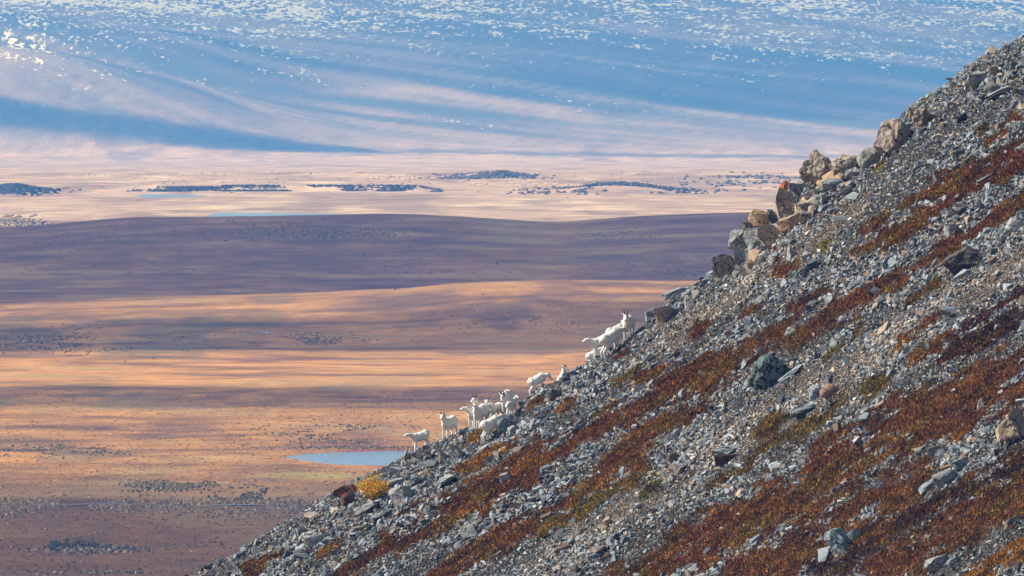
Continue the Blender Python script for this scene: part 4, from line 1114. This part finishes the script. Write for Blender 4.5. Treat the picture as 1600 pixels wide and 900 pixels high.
def sheep(label, px, Y, yaw, scale=1.0, neck=(55, 0), head=(-25, 0), horn=.16, lift=0.0, pitch_add=0.0, stride=0.0, group='white sheep on the ridge', fat=1.0, lie=False, spread=40):
    """px: image column of the body's middle, Y: distance, yaw: degrees, 0 faces right, 180 left, 270 the camera.
    neck: (elevation, yaw), head: (elevation, yaw) in degrees, both in the sheep's own frame."""
    x = float(at_depth(np.array(px), np.array(600.0), np.array(Y))[0])
    yw = math.radians(yaw); cyw, syw = math.cos(yw), math.sin(yw)
    S = scale * 1.16
    def ground_at(lx, ly):
        wx, wy = x + lx * cyw - ly * syw, Y + lx * syw + ly * cyw
        return float(hill(np.array(wx), np.array(wy)))
    feet = {'fl': (.30 + stride, .11), 'fr': (.30 - stride, -.11), 'hl': (-.36 - stride * .6, .11), 'hr': (-.36 + stride, -.11)}
    fz = {k: ground_at(a_ * S, b_ * S) for k, (a_, b_) in feet.items()}
    front, hind = .5 * (fz['fl'] + fz['fr']), .5 * (fz['hl'] + fz['hr'])
    z0 = .5 * (front + hind) + .07
    pitch = math.atan2(front - hind, .66 * S) * .8 + math.radians(pitch_add)
    roll = math.atan2(.5 * (fz['fl'] + fz['hl']) - .5 * (fz['fr'] + fz['hr']), .22 * S) * .15
    Rb = Matrix.Rotation(-pitch, 3, 'Y') @ Matrix.Rotation(roll, 3, 'X')
    bh = (.30 if lie else .66) + lift
    O = Vector((0, 0, bh))
    def B(lx, ly, lz): return O + Rb @ Vector((lx, ly, lz))
    bm = bmesh.new()
    ellipsoid(bm, B(.25, 0, .00), (.26, .20 * fat, .265), Rb)
    ellipsoid(bm, B(.00, 0, -.015), (.38, .222 * fat, .258), Rb)
    ellipsoid(bm, B(-.30, 0, .02), (.25, .208 * fat, .252), Rb)
    ellipsoid(bm, B(.31, 0, .12), (.16, .11, .16), Rb)
    # neck and head
    ne, nyw = math.radians(neck[0]), math.radians(neck[1])
    nd = Rb @ Vector((math.cos(ne) * math.cos(nyw), math.cos(ne) * math.sin(nyw), math.sin(ne)))
    n0 = B(.33, 0, .07); nl = .34
    hb = n0 + nd * nl
    capsule(bm, n0, .180, n0 + nd * nl * .55, .135)
    capsule(bm, n0 + nd * nl * .5, .135, hb, .104)
    he, hy = math.radians(head[0]), math.radians(head[1] + neck[1])
    hd = Vector((math.cos(he) * math.cos(hy), math.cos(he) * math.sin(hy), math.sin(he)))
    side = Vector((0, 0, 1)).cross(hd); side.normalize()
    hup = hd.cross(side).normalized()
    capsule(bm, hb, .112, hb + hd * .13, .096)
    capsule(bm, hb + hd * .11, .090, hb + hd * .27 - hup * .015, .058)
    for s in (1, -1):
        e0 = hb + side * s * .085 + hup * .03 - hd * .02
        e1 = hb + side * s * .215 + hup * .055 - hd * .05
        capsule(bm, e0, .030, e0.lerp(e1, .55), .036, 8); capsule(bm, e0.lerp(e1, .5), .034, e1, .014, 8)
    # legs
    hoofs = []
    for k, (a_, b_) in feet.items():
        s = 1 if b_ > 0 else -1
        foot = Vector((a_, b_, (fz[k] - z0) / S + .03))
        if lie:
            hip = B(.24 if k[0] == 'f' else -.30, s * .14, -.10)
            capsule(bm, hip, .09, hip + Rb @ Vector((.16, s * .04, -.10)), .05)
            continue
        if k[0] == 'f':
            sh = B(.25, s * .11, -.06)
            knee = sh.lerp(foot, .55) + Vector((.025, 0, 0))
            capsule(bm, sh, .115, sh.lerp(knee, .6), .068); capsule(bm, sh.lerp(knee, .55), .066, knee, .054)
            capsule(bm, knee, .054, foot + Vector((0, 0, .07)), .041); capsule(bm, foot + Vector((0, 0, .08)), .041, foot + Vector((.015, 0, .02)), .047)
        else:
            hip = B(-.31, s * .10, .0)
            stif = B(-.21, s * .125, -.17)
            hock = foot + Vector((-.075, 0, .25))
            hock = hock.lerp(stif, .10)
            capsule(bm, hip, .165, stif, .105); capsule(bm, stif, .100, stif.lerp(hock, .6), .060); capsule(bm, stif.lerp(hock, .5), .060, hock, .052)
            capsule(bm, hock, .052, foot + Vector((0, 0, .07)), .041); capsule(bm, foot + Vector((0, 0, .08)), .041, foot + Vector((.015, 0, .02)), .047)
        hoofs.append(foot)
    capsule(bm, B(-.52, 0, .10), .045, B(-.60, 0, .02), .028, 8)
    bmesh.ops.scale(bm, vec=(S, S, S), verts=bm.verts)
    me = bpy.data.meshes.new('body'); bm.to_mesh(me); bm.free()
    tmp = bpy.data.objects.new('tmp', me); COL.objects.link(tmp)
    md = tmp.modifiers.new('r', 'REMESH'); md.mode = 'VOXEL'; md.voxel_size = .024 * S; md.use_smooth_shade = True
    ms = tmp.modifiers.new('s', 'SMOOTH'); ms.factor = .5; ms.iterations = 4
    dg = bpy.context.evaluated_depsgraph_get()
    body = bpy.data.meshes.new_from_object(tmp.evaluated_get(dg))
    bpy.data.objects.remove(tmp)
    for p_ in body.polygons: p_.use_smooth = True
    body.name = 'body'; body.materials.clear()
    root = bpy.data.objects.new('sheep', None); COL.objects.link(root)
    root.location = (x, Y, z0); root.rotation_euler = (0, 0, yw)
    tag(root, label, 'sheep', group)
    link('body', body, MAT_WOOL, root)
    for s in (1, -1):
        link('eye', ball_mesh('eye', (hb + hd * .10 + side * s * .082 + hup * .045) * S, (.027 * S,) * 3), MAT_EYE, root)
        if horn > 0:
            pts, rads = [], []
            b_ = hb + side * s * .05 + hup * .09 + hd * .01
            out = math.radians(spread)
            for q in range(7):
                t = q / 6.0
                bend = t * 1.0
                d_ = hup * math.cos(bend) * math.cos(out * (.35 + .65 * t)) - hd * math.sin(bend) * .8 + side * s * math.sin(out * (.35 + .65 * t))
                pts.append(b_ * S); rads.append((.033 * (1 - t) + .007) * S)
                b_ = b_ + d_ * horn / 6.0
            link('horn', tube_mesh('horn', pts, rads), MAT_HORN, root)
    link('nose', ball_mesh('nose', (hb + hd * .320 - hup * .015) * S, (.036 * S, .036 * S, .030 * S)), MAT_NOSE, root)
    for f in hoofs:
        link('hoof', tube_mesh('hoof', [(f + Vector((-.01, 0, .045))) * S, (f + Vector((.005, 0, .01))) * S, (f + Vector((.02, 0, -.045))) * S, (f + Vector((.02, 0, -.047))) * S], [.038 * S, .043 * S, .047 * S, .002 * S]), MAT_HOOF, root)
    return root

sheep('small sheep standing alone facing left, leftmost of all', 657, 371.3, 200, .78, (40, -8), (-22, -10), .05, stride=.05)
sheep('sheep facing the camera on the skyline, second from the left', 702, 371.6, 236, .95, (66, 12), (-22, 10), .13)
sheep('long horned ewe standing behind two others in the left group', 751, 372.9, 240, .98, (66, 6), (-18, -20), .24, lift=.10, spread=62)
sheep('sheep with its head turned left at the left of the group', 742, 372.1, 238, .92, (46, -22), (-18, -32), .10)
sheep('sheep facing the camera in front of the long horned ewe', 750, 371.2, 246, .96, (44, 10), (-45, 10), .08)
sheep('young sheep with raised head behind the middle of the group', 765, 372.3, 255, .80, (58, 10), (-20, -10), .06, lift=.06)
sheep('small lamb with round back at the right rear of the group', 775, 372.0, 232, .72, (30, -20), (-40, 10), 0)
sheep('sheep in front climbing right with its rump towards us', 767, 368.7, 24, .93, (4, 0), (5, -30), .10, fat=1.08)
sheep('ewe facing us with lowered head and upright dark horns', 792, 371.8, 262, 1.04, (8, -8), (-55, -4), .17, lift=.08, spread=20)
sheep('lamb looking back over its shoulder below the lowered ewe', 799, 370.9, 62, .68, (50, -30), (-10, -85), 0)
sheep('sheep grazing to the right alone below the resting sheep', 839, 372.0, 6, .76, (-14, -10), (-45, 0), .05)
sheep('sheep resting behind the crest with head and neck showing', 879, 374.2, 285, .85, (62, 8), (-22, 25), .12, lift=.02)
sheep('lamb lying low at the left foot of the upper group', 927, 372.9, 10, .62, (10, 0), (-35, 0), 0)
sheep('sheep facing left with dark horn stubs in the upper group', 938, 372.0, 200, .86, (52, -8), (-24, -10), .08)
sheep('large sheep climbing right with rump towards us, upper group', 954, 370.8, 34, 1.0, (-4, 5), (-20, 0), 0, fat=1.08)
sheep('sheep mostly hidden behind the large climbing one', 962, 372.5, 36, .92, (34, 0), (-5, 20), .12, lift=.06)
sheep('long horned ewe facing the camera at the top of the group', 982, 371.9, 258, .98, (50, 6), (-38, 8), .22, spread=28)
sheep('sheep hidden behind a rock, only horns and crown showing', 1018, 375.0, 270, .92, (60, 0), (-22, 0), .18, lift=-.05, spread=30)

# ------------------------------------------------------------------ clouds that shade the plain
CLOUD_Z = 720.0
m = N('cloud', 1.0)
m.b.inputs['Specular IOR Level'].default_value = 0.0
m.base(m.mix(m.noise(.02, 4), (.86, .87, .89), (.93, .93, .93)))
den = m.add('ShaderNodeAttribute'); den.attribute_name = 'thick'
al = m.add('ShaderNodeMath', operation='MULTIPLY'); al.inputs[1].default_value = 1.0
m.ln(den.outputs['Fac'], al.inputs[0])
m.ln(al.outputs[0], m.b.inputs['Alpha'])
MAT_CLOUD = m.m

def cloud(outline, label, dens=1.0, edge=22.0, cell=9.0, wob=30.0):
    """outline: ground points (x, y, z) of the shade; the cloud hangs where the sun passes on its way there"""
    P = []
    for q in outline:
        t = (CLOUD_Z - q[2]) / TO_SUN[2]
        P.append((q[0] + TO_SUN[0] * t, q[1] + TO_SUN[1] * t))
    A = np.array(P)
    xs = np.arange(A[:, 0].min() - 60, A[:, 0].max() + 60, cell); ys = np.arange(A[:, 1].min() - 60, A[:, 1].max() + 60, cell)
    if len(xs) * len(ys) > 11000:
        f_ = math.sqrt(len(xs) * len(ys) / 11000.0)
        xs = np.arange(xs[0], xs[-1], cell * f_); ys = np.arange(ys[0], ys[-1], cell * f_)
    X, Y = np.meshgrid(xs, ys)
    sd = poly_sd(X, Y, P) + (fbm(X / 70, Y / 40, 601, 4) - .5) * wob
    th_ = np.clip(sd, 0, 70) * (.4 + .6 * fbm(X / 45, Y / 45, 611, 3))
    den_ = smooth(-4, edge, sd) * np.clip(dens * (.84 + .32 * fbm(X / 130, Y / 90, 621, 3)), 0, 1)
    inside = sd > -14
    idx = -np.ones(X.shape, int); idx[inside] = np.arange(inside.sum())
    nV = inside.sum()
    top = np.stack([X[inside], Y[inside], CLOUD_Z + 1 + th_[inside]], -1)
    bot = np.stack([X[inside], Y[inside], CLOUD_Z - 1 - .12 * th_[inside]], -1)
    q = np.stack([idx[:-1, :-1], idx[:-1, 1:], idx[1:, 1:], idx[1:, :-1]], -1).reshape(-1, 4)
    q = q[(q >= 0).all(1)]
    Fc = np.concatenate([q, q[:, ::-1] + nV])
    me = np_mesh('cloud', np.concatenate([top, bot]), Fc, 4, None, True)
    at = me.attributes.new('thick', 'FLOAT', 'POINT')
    at.data.foreach_set('value', np.concatenate([den_[inside], den_[inside]]).astype(np.float32))
    o = link('cloud', me, MAT_CLOUD)
    tag(o, label, kind='structure')

def from_px(pts): return [ground_hit(*p) for p in pts]
def flat(pts): return [(x, y, 0.0) for x, y in pts]
#CLOUDS
cloud(flat([(-1300, 1560), (-900, 1700), (-420, 1744), (-100, 1752), (0, 1742), (60, 1735), (420, 1750), (800, 1690), (1000, 1500), (900, 1200), (420, 1080), (-420, 1050), (-1000, 1150)]), 'broad cloud shading the near plain', dens=.36, edge=60, cell=11)
cloud(flat([(-900, 2180), (-600, 2130), (-420, 2136), (-160, 2141), (-60, 2130), (0, 2122), (400, 2134), (750, 2160), (900, 2220), (700, 2290), (400, 2268), (60, 2300), (-60, 2276), (-160, 2283), (-420, 2275), (-750, 2290)]), 'narrow cloud street over the middle plain', dens=.34, edge=26, wob=16, cell=6)
cloud(flat([(-1100, 2620), (-800, 2510), (-500, 2490), (-160, 2506), (0, 2520), (400, 2520), (800, 2560), (950, 2680), (700, 2800), (400, 2795), (60, 2815), (-60, 2770), (-160, 2740), (-500, 2735), (-850, 2750)]), 'cloud shading the plain before the second rise', dens=.48, edge=44, wob=30, cell=8)
cloud(flat([(-1500, 3300), (-1200, 3020), (-600, 2925), (-210, 2925), (-90, 2935), (-10, 2940), (60, 2935), (500, 2935), (900, 3000), (1150, 3350), (900, 3800), (500, 3950), (-600, 3950), (-1300, 3800)]), 'broad cloud shading the dark rise', dens=.31, edge=18, wob=8, cell=11)
cloud(from_px([(-300, 110), (-100, 126), (0, 140), (100, 150), (200, 168), (300, 184), (400, 202), (500, 220), (620, 238), (560, 243), (400, 238), (200, 226), (0, 212), (-300, 196)]), 'cloud shading the foot of the left spur', dens=.85, edge=60, wob=60, cell=8)
cloud(from_px([(560, 226), (700, 231), (1000, 236), (1250, 240), (1500, 243), (1500, 250), (1100, 249), (800, 245), (600, 241)]), 'thin cloud street along the mountain foot', dens=.45, edge=80, wob=50, cell=8)
cloud(from_px([(-700, 20), (-300, 30), (0, 52), (150, 75), (300, 108), (430, 146), (560, 142), (700, 150), (850, 166), (1000, 182), (1200, 192), (1400, 196), (1700, 200), (2200, 170)]) + flat([(2600, 12600), (2000, 13600), (-2000, 13600), (-2600, 12700)]), 'broad cloud bank over the snowy mountain', dens=.47, edge=110, wob=170, cell=16)

# ------------------------------------------------------------------ haze
hz = bpy.data.meshes.new('haze')
bm = bmesh.new(); bmesh.ops.create_cube(bm, size=1.0)
zlo = float(TZ.min()) - 3.0; zhi = max(float(TZ.max()), float(GZ.max())) + 6.0
print('haze z', zlo, zhi)
for v in bm.verts: v.co = Vector((v.co.x * 36000, v.co.y * 36000, zlo if v.co.z < 0 else zhi))
bm.to_mesh(hz); bm.free()
hm = bpy.data.materials.new('haze_air'); hm.use_nodes = True
t_ = hm.node_tree; t_.nodes.clear()
pv = t_.nodes.new('ShaderNodeVolumePrincipled'); mo = t_.nodes.new('ShaderNodeOutputMaterial')
pv.inputs['Color'].default_value = (.07, .32, 1.0, 1)
pv.inputs['Absorption Color'].default_value = (1, 1, 1, 1)
pv.inputs['Density'].default_value = 1.2e-4
pv.inputs['Anisotropy'].default_value = 0.0
t_.links.new(pv.outputs[0], mo.inputs['Volume'])
haze = link('haze', hz, hm)
tag(haze, 'thin blue haze filling the air over the valley', kind='stuff')
